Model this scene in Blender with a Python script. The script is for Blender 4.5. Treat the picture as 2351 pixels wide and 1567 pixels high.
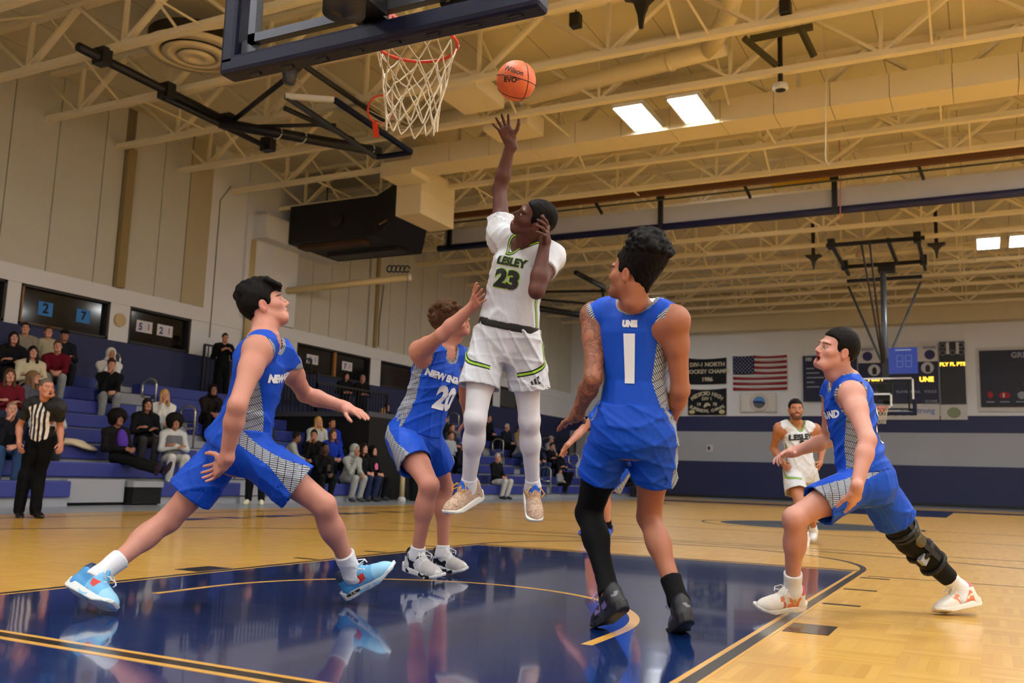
import bpy, bmesh, math, random
import numpy as np
from mathutils import Vector, Matrix
random.seed(7)
SC = bpy.context.scene
for o in list(bpy.data.objects): bpy.data.objects.remove(o)
COL = SC.collection
# ---------------------------------------------------------------- camera
CAM, YAW, PIT, ROL, FPX = (2.7461, -2.469, .6816), .4738, .1441, .0314, 2125.36
def _cam():
    cy, sy, cp, sp = math.cos(YAW), math.sin(YAW), math.cos(PIT), math.sin(PIT)
    f = Vector((-sy * cp, cy * cp, sp)); r = Vector((cy, sy, 0)); u = r.cross(f); c, s = math.cos(ROL), math.sin(ROL)
    r, u = c * r + s * u, -s * r + c * u
    cd = bpy.data.cameras.new('camera'); co = bpy.data.objects.new('camera', cd); COL.objects.link(co)
    m = Matrix.Identity(4)
    for i in range(3): m[i][0] = r[i]; m[i][1] = u[i]; m[i][2] = -f[i]; m[i][3] = CAM[i]
    co.matrix_world = m; cd.sensor_fit = 'HORIZONTAL'; cd.sensor_width = 36; cd.lens = 36 * FPX / 2351; cd.clip_start = .05; cd.clip_end = 200
    cd.dof.use_dof = True; cd.dof.focus_distance = 5.3; cd.dof.aperture_fstop = 3.2
    SC.camera = co
_cam()
# ---------------------------------------------------------------- world, exposure
w = bpy.data.worlds.new('world'); SC.world = w; w.use_nodes = True
w.node_tree.nodes['Background'].inputs[0].default_value = (.9, .88, .85, 1); w.node_tree.nodes['Background'].inputs[1].default_value = .35
SC.view_settings.view_transform = 'Standard'; SC.view_settings.look = 'None'; SC.view_settings.gamma = 1; SC.view_settings.use_curve_mapping = False
SC.view_settings.exposure = 0.58
SC.cycles.use_denoising = True; SC.cycles.use_adaptive_sampling = True; SC.cycles.adaptive_threshold = .03; SC.cycles.max_bounces = 6; SC.cycles.diffuse_bounces = 3; SC.cycles.glossy_bounces = 2; SC.cycles.transmission_bounces = 4; SC.cycles.transparent_max_bounces = 4
SC.cycles.sample_clamp_indirect = 6; SC.cycles.caustics_reflective = False; SC.cycles.caustics_refractive = False
LIGHT = 42.0
# ---------------------------------------------------------------- materials
def srgb(c):
    return tuple((v / 255 / 12.92 if v / 255 <= .04045 else ((v / 255 + .055) / 1.055)**2.4) for v in c)
class NT:
    """small node-tree helper"""
    def __init__(s, name):
        s.m = bpy.data.materials.new(name); s.m.use_nodes = True; s.t = s.m.node_tree; s.b = s.t.nodes['Principled BSDF']
    def n(s, kind, **kw):
        nd = s.t.nodes.new('ShaderNode' + kind)
        for k, v in kw.items(): setattr(nd, k, v)
        return nd
    def l(s, a, b): s.t.links.new(a, b)
    def set(s, nd, i, v):
        if hasattr(v, 'is_output') or isinstance(v, bpy.types.NodeSocket): s.l(v, nd.inputs[i])
        else: nd.inputs[i].default_value = v
    def math(s, op, a, b=0., c=0.):
        nd = s.n('Math', operation=op); s.set(nd, 0, a); s.set(nd, 1, b)
        if op in ('MULTIPLY_ADD', 'COMPARE', 'WRAP', 'SMOOTH_MIN'): s.set(nd, 2, c)
        return nd.outputs[0]
    def mix(s, f, a, b):
        nd = s.n('Mix', data_type='RGBA'); s.set(nd, 0, f); s.set(nd, 6, a if isinstance(a, bpy.types.NodeSocket) else (*a[:3], 1)); s.set(nd, 7, b if isinstance(b, bpy.types.NodeSocket) else (*b[:3], 1))
        return nd.outputs[2]
    def ramp(s, f, *st):
        nd = s.n('ValToRGB'); e = nd.color_ramp.elements
        while len(e) < len(st): e.new(.5)
        for q, (p, c) in zip(e, st): q.position = p; q.color = (*c[:3], 1)
        s.set(nd, 0, f); return nd.outputs[0]
    def noise(s, scale=5., detail=3., vec=None, rough=.5, dim='3D'):
        nd = s.n('TexNoise'); nd.inputs['Scale'].default_value = scale; nd.inputs['Detail'].default_value = detail; nd.inputs['Roughness'].default_value = rough
        if vec is not None: s.l(vec, nd.inputs['Vector'])
        return nd.outputs[0]
    def attr(s, name):
        nd = s.n('Attribute', attribute_name=name); sp = s.n('SeparateXYZ'); s.l(nd.outputs['Vector'], sp.inputs[0]); return sp.outputs, nd
    def obj(s): return s.n('TexCoord').outputs['Object']
    def map(s, v, scale=(1, 1, 1), rot=(0, 0, 0), loc=(0, 0, 0)):
        nd = s.n('Mapping'); s.l(v, nd.inputs[0]); nd.inputs['Scale'].default_value = scale; nd.inputs['Rotation'].default_value = rot; nd.inputs['Location'].default_value = loc; return nd.outputs[0]
    def bump(s, h, strength=.2, dist=.01):
        nd = s.n('Bump'); nd.inputs['Strength'].default_value = strength; nd.inputs['Distance'].default_value = dist; s.l(h, nd.inputs['Height']); s.l(nd.outputs[0], s.b.inputs['Normal'])
    def base(s, c):
        if isinstance(c, bpy.types.NodeSocket): s.l(c, s.b.inputs['Base Color'])
        else: s.b.inputs['Base Color'].default_value = (*c[:3], 1)
    def p(s, **kw):
        for k, v in kw.items(): s.set(s.b, k.replace('_', ' '), v)
        return s
_mats = {}
def mat(name, rgb, rough=.6, metal=0., spec=.5, var=.0, vscale=4., bump=0., bscale=60., coat=0., emit=0., sheen=0., alpha=None):
    if name in _mats: return _mats[name]
    t = NT(name); c = srgb(rgb); t.p(Roughness=rough, Metallic=metal); t.b.inputs['Specular IOR Level'].default_value = spec
    if var:
        n = t.noise(vscale, 4, t.obj()); t.base(t.mix(n, tuple(v * (1 - var) for v in c), tuple(min(1, v * (1 + var)) for v in c)))
    else: t.base(c)
    if bump: t.bump(t.noise(bscale, 3, t.obj()), bump, .004)
    if coat: t.b.inputs['Coat Weight'].default_value = coat; t.b.inputs['Coat Roughness'].default_value = .08
    if sheen: t.b.inputs['Sheen Weight'].default_value = sheen
    if emit: t.b.inputs['Emission Color'].default_value = (*c, 1); t.b.inputs['Emission Strength'].default_value = emit
    if alpha is not None: t.b.inputs['Alpha'].default_value = alpha
    _mats[name] = t.m; return t.m
# ---------------------------------------------------------------- mesh helpers
class MB:
    def __init__(s): s.v = []; s.f = []
    def add(s, v, f):
        n = len(s.v); s.v += [tuple(q) for q in v]; s.f += [tuple(i + n for i in q) for q in f]; return s
    def box(s, a, b):
        x0, y0, z0 = a; x1, y1, z1 = b
        return s.add([(x0, y0, z0), (x1, y0, z0), (x1, y1, z0), (x0, y1, z0), (x0, y0, z1), (x1, y0, z1), (x1, y1, z1), (x0, y1, z1)],
                     [(0, 3, 2, 1), (4, 5, 6, 7), (0, 1, 5, 4), (1, 2, 6, 5), (2, 3, 7, 6), (3, 0, 4, 7)])
    def hexa(s, p): return s.add(p, [(0, 3, 2, 1), (4, 5, 6, 7), (0, 1, 5, 4), (1, 2, 6, 5), (2, 3, 7, 6), (3, 0, 4, 7)])
    def bar(s, a, b, w, h=None, up=(0, 0, 1)):
        h = h or w; a = Vector(a); b = Vector(b); d = (b - a).normalized(); u = Vector(up)
        if abs(d.dot(u)) > .98: u = Vector((1, 0, 0))
        l = d.cross(u).normalized(); u = l.cross(d)
        return s.hexa([q + l * sx * w / 2 + u * sy * h / 2 for q in (a, b) for sx, sy in ((-1, -1), (1, -1), (1, 1), (-1, 1))])
    def tube(s, pts, r, n=8, cap=True, closed=False):
        pts = [Vector(p) for p in pts]; m = len(pts); rs = r if isinstance(r, (list, tuple)) else [r] * m; base = len(s.v); pu = None
        for i, p in enumerate(pts):
            if closed: d = (pts[(i + 1) % m] - pts[i - 1]).normalized()
            else: d = (pts[min(i + 1, m - 1)] - pts[max(i - 1, 0)]).normalized()
            u = pu if pu is not None else (Vector((0, 0, 1)) if abs(d.z) < .9 else Vector((1, 0, 0)))
            l = d.cross(u).normalized(); u = l.cross(d).normalized(); pu = u
            for k in range(n):
                a = 2 * math.pi * k / n; s.v.append(tuple(p + (l * math.cos(a) + u * math.sin(a)) * rs[i]))
        for i in range(m if closed else m - 1):
            j = (i + 1) % m
            for k in range(n):
                s.f.append((base + i * n + k, base + i * n + (k + 1) % n, base + j * n + (k + 1) % n, base + j * n + k))
        if cap and not closed: s.f.append(tuple(base + k for k in range(n))[::-1]); s.f.append(tuple(base + (m - 1) * n + k for k in range(n)))
        return s
    def prism(s, poly, a, b, ax=2):
        """polygon (2d) extruded along an axis from a to b"""
        n = len(poly); P = lambda q, h: {0: (h, q[0], q[1]), 1: (q[0], h, q[1]), 2: (q[0], q[1], h)}[ax]
        return s.add([P(q, a) for q in poly] + [P(q, b) for q in poly], [tuple(range(n))[::-1], tuple(range(n, 2 * n))] + [(i, (i + 1) % n, n + (i + 1) % n, n + i) for i in range(n)])
    def lathe(s, prof, c, n=24, ax=Vector((0, 0, 1))):
        ax = Vector(ax).normalized(); u = ax.orthogonal().normalized(); l = ax.cross(u); base = len(s.v); m = len(prof); c = Vector(c)
        for r, h in prof:
            for k in range(n):
                a = 2 * math.pi * k / n; s.v.append(tuple(c + ax * h + (u * math.cos(a) + l * math.sin(a)) * r))
        for i in range(m - 1):
            for k in range(n): s.f.append((base + i * n + k, base + i * n + (k + 1) % n, base + (i + 1) * n + (k + 1) % n, base + (i + 1) * n + k))
        s.f.append(tuple(base + k for k in range(n))[::-1]); s.f.append(tuple(base + (m - 1) * n + k for k in range(n)))
        return s
    def build(s, name, m, parent=None, smooth=False, bevel=0., **props):
        me = bpy.data.meshes.new(name); me.from_pydata(s.v, [], s.f)
        bm = bmesh.new(); bm.from_mesh(me); bmesh.ops.recalc_face_normals(bm, faces=bm.faces); bm.to_mesh(me); bm.free()
        me.materials.append(m)
        if smooth: me.polygons.foreach_set('use_smooth', [True] * len(me.polygons))
        o = bpy.data.objects.new(name, me); COL.objects.link(o)
        if parent is not None: o.parent = parent
        if bevel: md = o.modifiers.new('bevel', 'BEVEL'); md.width = bevel; md.segments = 2; md.limit_method = 'ANGLE'
        for k, v in props.items(): o[k] = v
        return o
def empty(name, loc=(0, 0, 0), parent=None, **props):
    o = bpy.data.objects.new(name, None); COL.objects.link(o); o.location = loc; o.empty_display_size = .1
    if parent is not None: o.parent = parent
    for k, v in props.items(): o[k] = v
    return o
def copy_of(o, parent=None, loc=None):
    c = o.copy(); COL.objects.link(c); c.parent = parent
    if loc is not None: c.location = loc
    return c
_font = None
def text_mesh(body, size, align='CENTER', bold=0., extrude=.0, shear=0., spacing=1.0):
    cu = bpy.data.curves.new('t', 'FONT'); cu.body = body; cu.size = size; cu.align_x = align; cu.align_y = 'CENTER'; cu.offset = bold; cu.extrude = extrude; cu.shear = shear; cu.resolution_u = 3; cu.space_character = spacing
    ob = bpy.data.objects.new('t', cu); COL.objects.link(ob); dg = bpy.context.evaluated_depsgraph_get(); me = bpy.data.meshes.new_from_object(ob.evaluated_get(dg))
    bpy.data.objects.remove(ob); bpy.data.curves.remove(cu)
    return me
def sign_text(body, size, org, xa, ya, m, parent, name='lettering', bold=0., sx=1.0, align='CENTER', off=.004, spacing=1.0, extrude=.002):
    """flat lettering laid in the plane spanned by xa, ya at org"""
    me = text_mesh(body, size, align, bold, extrude, spacing=spacing); xa = Vector(xa); ya = Vector(ya); n = xa.cross(ya)
    for v in me.vertices: v.co = Vector(org) + xa * v.co.x * sx + ya * v.co.y + n * (v.co.z + off)
    me.materials.clear(); me.materials.append(m); o = bpy.data.objects.new(name, me); COL.objects.link(o); o.parent = parent
    return o

def lt(t, a, b): return t.math('LESS_THAN', a, b)
def both(t, a, b): return t.math('MULTIPLY', a, b)
_m = SC.camera.matrix_world.copy()
def camv(r, u, t): return np.array(_m.to_3x3() @ Vector((r, u, t)))
RUBW = mat('white_rubber', (225, 226, 222), .45)
# ---------------------------------------------------------------- people: smooth-blended volumes turned into meshes
V3 = lambda *a: np.array(a, dtype=np.float64)
def unit(v):
    v = np.asarray(v, float); n = np.linalg.norm(v)
    return v / n if n > 1e-9 else V3(0, 0, 1)
def frame_from(up, fwd):
    """rows: lateral (person's left), forward, up"""
    u = unit(up); f = np.asarray(fwd, float); f = unit(f - u * (f @ u)); l = np.cross(u, f)
    return np.array([l, f, u])
def rcone(a, b, ra, rb, k=.02, sub=False):
    a = np.asarray(a, float); b = np.asarray(b, float); ab = b - a; L2 = max(ab @ ab, 1e-9)
    def fn(x, y, z):
        px, py, pz = x - a[0], y - a[1], z - a[2]
        t = np.clip((px * ab[0] + py * ab[1] + pz * ab[2]) / L2, 0, 1)
        return np.sqrt((px - t * ab[0])**2 + (py - t * ab[1])**2 + (pz - t * ab[2])**2) - (ra + (rb - ra) * t)
    m = max(ra, rb)
    return (fn, np.minimum(a, b) - m, np.maximum(a, b) + m, k, sub)
def ell(c, R, r, k=.02, sub=False):
    c = np.asarray(c, float); R = np.asarray(R, float)
    def fn(x, y, z):
        px, py, pz = x - c[0], y - c[1], z - c[2]
        k0 = 0; k1 = 0
        for i in range(3):
            q = (px * R[i][0] + py * R[i][1] + pz * R[i][2]) / r[i]
            k0 = k0 + q * q; k1 = k1 + (q / r[i])**2
        k0 = np.sqrt(k0) + 1e-9; k1 = np.sqrt(k1) + 1e-9
        return k0 * (k0 - 1) / k1
    e = np.sqrt(((np.array(r)[:, None] * R)**2).sum(0))
    return (fn, c - e, c + e, k, sub)
def rbox(c, R, h, rr=.01, k=.015, sub=False):
    c = np.asarray(c, float); R = np.asarray(R, float); h = np.asarray(h, float)
    def fn(x, y, z):
        px, py, pz = x - c[0], y - c[1], z - c[2]
        q = [np.abs(px * R[i][0] + py * R[i][1] + pz * R[i][2]) - (h[i] - rr) for i in range(3)]
        o = np.sqrt(np.maximum(q[0], 0)**2 + np.maximum(q[1], 0)**2 + np.maximum(q[2], 0)**2)
        return o + np.minimum(np.maximum(q[0], np.maximum(q[1], q[2])), 0) - rr
    e = np.sqrt(((h[:, None] * R)**2).sum(0))
    return (fn, c - e, c + e, k, sub)
class Loft:
    """elliptical trunk between two points; table rows: v, half width, half depth, forward offset"""
    def __init__(s, c0, c1, lat0, lat1, tab):
        s.c0 = np.asarray(c0, float); s.ax = np.asarray(c1, float) - s.c0; s.L = np.linalg.norm(s.ax); s.a = s.ax / s.L
        s.l0 = unit(lat0 - s.a * (lat0 @ s.a)); s.l1 = unit(lat1 - s.a * (lat1 @ s.a)); s.tab = np.array(tab, float)
    def coords(s, x, y, z):
        px, py, pz = x - s.c0[0], y - s.c0[1], z - s.c0[2]; a = s.a
        h = px * a[0] + py * a[1] + pz * a[2]; v = h / s.L
        w = np.clip(v, 0, 1); l = [s.l0[i] * (1 - w) + s.l1[i] * w for i in range(3)]
        n = np.sqrt(l[0]**2 + l[1]**2 + l[2]**2) + 1e-9; l = [q / n for q in l]
        f = [l[1] * a[2] - l[2] * a[1], l[2] * a[0] - l[0] * a[2], l[0] * a[1] - l[1] * a[0]]
        return px * l[0] + py * l[1] + pz * l[2], px * f[0] + py * f[1] + pz * f[2], v
    def prim(s, grow=0., v0=None, v1=None, k=.03, growtab=None):
        t = s.tab; v0 = t[0, 0] if v0 is None else v0; v1 = t[-1, 0] if v1 is None else v1
        def fn(x, y, z):
            u, f, v = s.coords(x, y, z)
            g = grow if growtab is None else np.interp(v, growtab[0], growtab[1])
            W = np.interp(v, t[:, 0], t[:, 1]) + g; Dp = np.interp(v, t[:, 0], t[:, 2]) + g; o = np.interp(v, t[:, 0], t[:, 3])
            rho = (np.abs(u / W)**2.3 + np.abs((f - o) / Dp)**2.3)**(1 / 2.3)
            d = (rho - 1) * np.minimum(W, Dp)
            return np.maximum(d, np.maximum(v0 - v, v - v1) * s.L)
        m = t[:, 1].max() + max(abs(grow), .08) + .05
        e0 = s.c0 + s.ax * v0; e1 = s.c0 + s.ax * v1
        return (fn, np.minimum(e0, e1) - m, np.maximum(e0, e1) + m, k, False)
def smin(a, b, k):
    h = np.clip(.5 + .5 * (b - a) / k, 0, 1); return b + (a - b) * h - k * h * (1 - h)
def surface(prims, vox, lo=None, hi=None, post=None):
    """surface nets of a list of volumes -> verts (n,3), quads (m,4)"""
    add = [p for p in prims if not p[4]]
    if lo is None:
        lo = np.min([p[1] for p in add], 0) - 3 * vox; hi = np.max([p[2] for p in add], 0) + 3 * vox
    lo = np.asarray(lo, float); hi = np.asarray(hi, float)
    n = np.maximum(np.ceil((hi - lo) / vox).astype(int) + 1, 3)
    G = np.full(n, 1.0, np.float32)
    axs = [lo[i] + vox * np.arange(n[i]) for i in range(3)]
    for fn, a, b, k, sub in prims:
        pad = k + 2.5 * vox
        i0 = np.clip(np.floor((a - pad - lo) / vox).astype(int), 0, n); i1 = np.clip(np.ceil((b + pad - lo) / vox).astype(int) + 1, 0, n)
        if np.any(i1 <= i0): continue
        sl = tuple(slice(i0[i], i1[i]) for i in range(3))
        d = fn(axs[0][sl[0]][:, None, None], axs[1][sl[1]][None, :, None], axs[2][sl[2]][None, None, :])
        g = G[sl]
        G[sl] = -smin(-g, d, max(k, 1e-4)) if sub else smin(g, d, max(k, 1e-4))
    if post is not None:
        G = post(G, axs[0][:, None, None], axs[1][None, :, None], axs[2][None, None, :]).astype(np.float32)
    ins = G < 0
    c = np.zeros(n - 1, np.uint8)
    for dx in (0, 1):
        for dy in (0, 1):
            for dz in (0, 1):
                c += ins[dx:n[0] - 1 + dx, dy:n[1] - 1 + dy, dz:n[2] - 1 + dz]
    act = (c > 0) & (c < 8)
    I = np.argwhere(act)
    if len(I) == 0: return np.zeros((0, 3)), np.zeros((0, 4), int)
    idx = np.full(n - 1, -1, np.int64); idx[act] = np.arange(len(I))
    acc = np.zeros((len(I), 3)); cnt = np.zeros(len(I))
    cor = [(0, 0, 0), (1, 0, 0), (0, 1, 0), (1, 1, 0), (0, 0, 1), (1, 0, 1), (0, 1, 1), (1, 1, 1)]
    val = [G[I[:, 0] + q[0], I[:, 1] + q[1], I[:, 2] + q[2]] for q in cor]
    for i, j in ((0, 1), (2, 3), (4, 5), (6, 7), (0, 2), (1, 3), (4, 6), (5, 7), (0, 4), (1, 5), (2, 6), (3, 7)):
        a, b = val[i], val[j]; m = (a < 0) != (b < 0); t = np.where(m, a / np.where(m, a - b, 1), 0)
        for x in range(3): acc[:, x] += np.where(m, cor[i][x] + t * (cor[j][x] - cor[i][x]), 0)
        cnt += m
    vert = lo + vox * (I + acc / cnt[:, None])
    quads = []
    for ax in range(3):
        s0 = [slice(None)] * 3; s1 = [slice(None)] * 3; s0[ax] = slice(0, -1); s1[ax] = slice(1, None)
        ch = ins[tuple(s0)] != ins[tuple(s1)]; E_ = np.argwhere(ch)
        o1, o2 = (ax + 1) % 3, (ax + 2) % 3
        ok = (E_[:, o1] > 0) & (E_[:, o2] > 0) & (E_[:, o1] < n[o1] - 1) & (E_[:, o2] < n[o2] - 1); E_ = E_[ok]
        q = []
        for d1, d2 in ((-1, -1), (0, -1), (0, 0), (-1, 0)):
            e = E_.copy(); e[:, o1] += d1; e[:, o2] += d2; q.append(idx[e[:, 0], e[:, 1], e[:, 2]])
        q = np.stack(q, 1); fl = ~ins[E_[:, 0], E_[:, 1], E_[:, 2]]; q[fl] = q[fl][:, ::-1]
        quads.append(q[(q >= 0).all(1)])
    return vert, np.concatenate(quads)
def relax(vert, quads, it=2, f=.5):
    for _ in range(it):
        s = np.zeros_like(vert); c = np.zeros(len(vert))
        for i in range(4):
            a, b = quads[:, i], quads[:, (i + 1) % 4]
            for x in range(3):
                s[:, x] += np.bincount(a, vert[b, x], len(vert)); s[:, x] += np.bincount(b, vert[a, x], len(vert))
            c += np.bincount(a, minlength=len(vert)) + np.bincount(b, minlength=len(vert))
        vert = vert + f * (s / np.maximum(c, 1)[:, None] - vert)
    return vert
def mesh_np(name, vert, quads, mat, parent=None, attrs=None, cols=None, smooth=True, label=None):
    me = bpy.data.meshes.new(name); nv, nf = len(vert), len(quads); w = quads.shape[1] if nf else 4
    me.vertices.add(nv); me.vertices.foreach_set('co', np.asarray(vert, np.float32).ravel())
    me.loops.add(nf * w); me.loops.foreach_set('vertex_index', quads.astype(np.int32).ravel())
    me.polygons.add(nf); me.polygons.foreach_set('loop_start', np.arange(0, nf * w, w, dtype=np.int32))
    me.polygons.foreach_set('use_smooth', np.full(nf, smooth))
    for k, a in (attrs or {}).items():
        at = me.attributes.new(k, 'FLOAT_VECTOR', 'POINT'); at.data.foreach_set('vector', np.asarray(a, np.float32).ravel())
    if cols is not None:
        at = me.color_attributes.new('col', 'FLOAT_COLOR', 'POINT')
        at.data.foreach_set('color', np.concatenate([cols, np.ones((nv, 1))], 1).astype(np.float32).ravel())
    me.update(); me.validate()
    me.materials.append(mat)
    o = bpy.data.objects.new(name, me); COL.objects.link(o)
    if parent is not None: o.parent = parent
    if label: o['label'] = label
    return o
def big_islands(v, q, share=.2):
    lab = np.arange(len(v))
    for _ in range(200):
        m = lab[q].min(1); new = lab.copy(); np.minimum.at(new, q.ravel(), np.repeat(m, 4)); new = new[new]
        if (new == lab).all(): break
        lab = new
    u, c = np.unique(lab, return_counts=True); ok = np.isin(lab, u[c > share * len(v)]); q = q[ok[q].all(1)]
    used = np.unique(q); mp = np.full(len(v), -1); mp[used] = np.arange(len(used)); return v[used], mp[q]
def concat(parts):
    vs, qs, n = [], [], 0
    for v, q in parts: vs.append(v); qs.append(q + n); n += len(v)
    return np.concatenate(vs), np.concatenate(qs)
def lin(c): c = np.array(c, float) / 255.; return np.where(c <= .04045, c / 12.92, ((c + .055) / 1.055)**2.4)

TRUNK = [(-.27, .085, .08, 0), (-.12, .136, .112, -.012), (.03, .146, .116, -.012), (.2, .136, .100, 0), (.40, .124, .092, .008),
         (.62, .140, .108, .008), (.80, .150, .110, 0), (.92, .132, .088, -.012), (1.0, .088, .068, -.012), (1.06, .055, .055, -.01)]

class Person:
    def __init__(s, root, J, H=1.85, face=None, face_up=None, skin=(226, 170, 140), build=1.0, hands=None, mouth=0., beard=0., vox=.009, hvox=.0045, lips=(190, 105, 95), brow=(40, 28, 22), gaze=None):
        s.root = root; s.J = {k: np.array(v, float) for k, v in J.items()}; s.H = H; s.c = H / 1.85; s.b = build; s.vox = vox; s.hvox = hvox
        J = s.J; s.skin = lin(skin); s.lips = lin(lips); s.brow = lin(brow); s.mouth = mouth; s.beard = beard
        latp = J['hipL'] - J['hipR']; lats = J['shL'] - J['shR']
        s.loft = Loft(J['pel'], J['neck'], latp, lats, [(r[0], r[1] * s.c * build, r[2] * s.c * build, r[3] * s.c) for r in TRUNK])
        s.up = s.loft.a; s.chf = np.cross(unit(lats - s.up * (lats @ s.up)), s.up); s.pelf = np.cross(s.loft.l0, s.up)
        f = s.chf if face is None else np.array(face, float)
        s.HR = frame_from(J['head'] - J['neck'] + .3 * unit(J['head'] - J['neck']) if face_up is None else np.array(face_up, float), f)
        s.hs = s.c * 1.0; s.hands = hands or {}
    def hp(s, x, y, z): return s.J['head'] + s.hs * (x * s.HR[0] + y * s.HR[1] + z * s.HR[2])
    def head_prims(s, lo=False):
        h = s.hp; R = s.HR; q = s.hs; P = []
        E = lambda c, r, k=.02, sub=False: P.append(ell(h(*c), R, [v * q for v in r], k, sub))
        C = lambda a, b, ra, rb, k=.015, sub=False: P.append(rcone(h(*a), h(*b), ra * q, rb * q, k, sub))
        E((0, -.016, .035), (.076, .098, .088)); E((0, .03, -.035), (.061, .062, .085), .03)
        C((-.03, .066, -.094), (.03, .066, -.094), .021, .021, .03)
        for sx in (-1, 1):
            C((sx * .052, -.005, -.045), (sx * .03, .055, -.09), .018, .017, .025)
            C((sx * .046, .062, -.022), (sx * .05, .04, -.015), .018, .016, .025)
        if not lo:
            C((-.034, .082, .022), (.034, .082, .022), .011, .011, .018)
            C((0, .086, .012), (0, .107, -.026), .0085, .0112, .012)
            for sx in (-1, 1):
                C((sx * .012, .097, -.032), (sx * .013, .09, -.033), .008, .008, .008)
                E((sx * .031, .098, .002), (.017, .013, .010), .010, True)
                E((sx * .079, -.012, -.008), (.008, .021, .033), .006); E((sx * .086, -.006, -.004), (.006, .011, .019), .006, True)
                E((sx * .031, .079, .001), (.0135, .0125, .0125), .002)
            m = s.mouth
            C((-.019, .088, -.058 + m * .006), (.019, .088, -.058 + m * .006), .0075, .0075, .008); C((-.016, .087, -.071 - m * .018), (.016, .087, -.071 - m * .018), .0085, .0085, .008)
            if m > 0: E((0, .086, -.064 - m * .006), (.018, .022, .012 * m + .002), .004, True)
        else:
            C((0, .085, .01), (0, .106, -.028), .012, .014, .012)
            for sx in (-1, 1):
                E((sx * .079, -.012, -.008), (.011, .022, .033), .006); E((sx * .031, .1, .002), (.02, .016, .014), .012, True)
        C((0, -.022, -.05), (0, -.03, -.12), .052, .054, .03)
        nb = s.J['neck']; P.append(rcone(h(0, -.022, -.06), nb + s.up * .0 - s.chf * .01, .053 * q * (.5 + .5 * s.b), .062 * q * s.b, .035))
        return P
    def arm_prims(s, S, sleeve=0.):
        J = s.J; c = s.c * s.b; sh, el, wr = J['sh' + S], J['el' + S], J['wr' + S]; g = sleeve
        inn = sh + .18 * (J['neck'] - sh) - s.up * .03 * c
        P = [rcone(sh, inn, .062 * c + g, .07 * c + g, .05), rcone(sh, sh + .35 * (el - sh), .060 * c + g, .054 * c + g, .03),
             rcone(sh + .3 * (el - sh), el, .052 * c + g, .040 * c + g, .03)]
        P += [rcone(el, el + .3 * (wr - el), .041 * c + g, .044 * c + g, .025), rcone(el + .28 * (wr - el), wr, .044 * c + g, (.028 if not g else .035) * c + g, .02)]
        P.append(rcone(J['neck'] - s.up * .02 * c, sh, .055 * c + g, .05 * c + g, .05))
        return P
    def hand_frame(s, S):
        J = s.J; d = unit(J['ha' + S] - J['wr' + S]); hd = s.hands.get(S, {})
        n = hd.get('palm'); side = 1 if S == 'L' else -1
        if n is None: n = np.cross(d, s.chf) * 0 + (s.J['pel'] - J['wr' + S])
        n = np.array(n, float); n = unit(n - d * (n @ d)); t = np.cross(n, d) * side   # towards the thumb
        return d, n, t
    def hand_prims(s, S):
        J = s.J; d, n, t = s.hand_frame(S); hd = s.hands.get(S, {}); c = s.c; w = J['wr' + S]
        curl = hd.get('curl', (.35, .4, .45, .5)); spread = hd.get('spread', .10); thumb = hd.get('thumb', .7)
        P = [rcone(w - d * .03 * c, w + d * .02 * c, .027 * c, .026 * c, .02), rbox(w + d * .052 * c, np.array([t, d, n]), (.041 * c, .05 * c, .0145 * c), .013 * c, .012),
             rcone(w + d * .02 * c + t * .022 * c + n * .006 * c, w + d * .05 * c + t * .036 * c + n * .01 * c, .017 * c, .014 * c, .012)]
        for i, (off, ln) in enumerate(((.031, .071), (.0105, .079), (-.0105, .073), (-.031, .058))):
            p = w + c * (d * (.096 - .006 * abs(off) / .03) + t * off); sp = spread * (1.5 - i) ; cu = curl[i]; r = .0095 if i < 3 else .0083
            dd = unit(d * math.cos(sp) + t * math.sin(sp)); a = 0
            P.append(rcone(p - dd * .02 * c, p, .0095 * c, r * c, .008))
            for j, fr in enumerate((.45, .31, .24)):
                a += cu * (.75, 1.0, .7)[j]; e = p + c * ln * fr * 1.06 * (dd * math.cos(a) + n * math.sin(a))
                P.append(rcone(p, e, r * c * (1 - .08 * j), r * c * (.94 - .1 * j), .003)); p = e
        p = w + c * (d * .028 + t * .032 + n * .008); dd = unit(d * .75 + t * thumb + n * .35); P.append(rcone(w + c * (d * .015 + t * .015), p, .016 * c, .0135 * c, .01))
        for j, ln in enumerate((.042, .032, .026)):
            e = p + dd * ln * c; P.append(rcone(p, e, (.0125 - .001 * j) * c, (.0115 - .0015 * j) * c, .004)); p = e; dd = unit(dd + d * .25 - t * .12)
        return P
    def leg_prims(s, S, g=0.):
        J = s.J; c = s.c * s.b; hip, kn, an = J['hip' + S], J['kn' + S], J['an' + S]
        back = -unit(J['to' + S] - J['he' + S]); ax = unit(an - kn); back = unit(back - ax * (back @ ax))
        th = unit(kn - hip); fr = -unit(back - th * (back @ th))
        cc = kn + .28 * (an - kn) + back * .022 * c; R = np.array([np.cross(back, ax), back, ax])
        P = [rcone(hip, hip + .5 * (kn - hip), .086 * c + g, .075 * c + g, .04), rcone(hip + .4 * (kn - hip) + fr * .006, kn, .075 * c + g, .053 * c + g, .04),
             rcone(hip + .62 * (kn - hip) + fr * .016 * c, kn + fr * .008 * c, .056 * c + g, .044 * c + g, .03),
             rcone(kn + fr * .014 * c, kn + .06 * (an - kn) + fr * .012 * c, .043 * c + g, .04 * c + g, .02),
             rcone(kn, kn + .35 * (an - kn), .052 * c + g, .05 * c + g, .03), rcone(kn + .3 * (an - kn), an, .05 * c + g, .034 * c + g, .03),
             ell(cc, R, [.049 * c + g, .045 * c + g, .115 * c + g], .03)]
        if not g: P.append(rcone(an, .5 * (J['he' + S] + J['to' + S]) + V3(0, 0, .02), .036 * c, .03 * c, .03))
        return P
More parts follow.
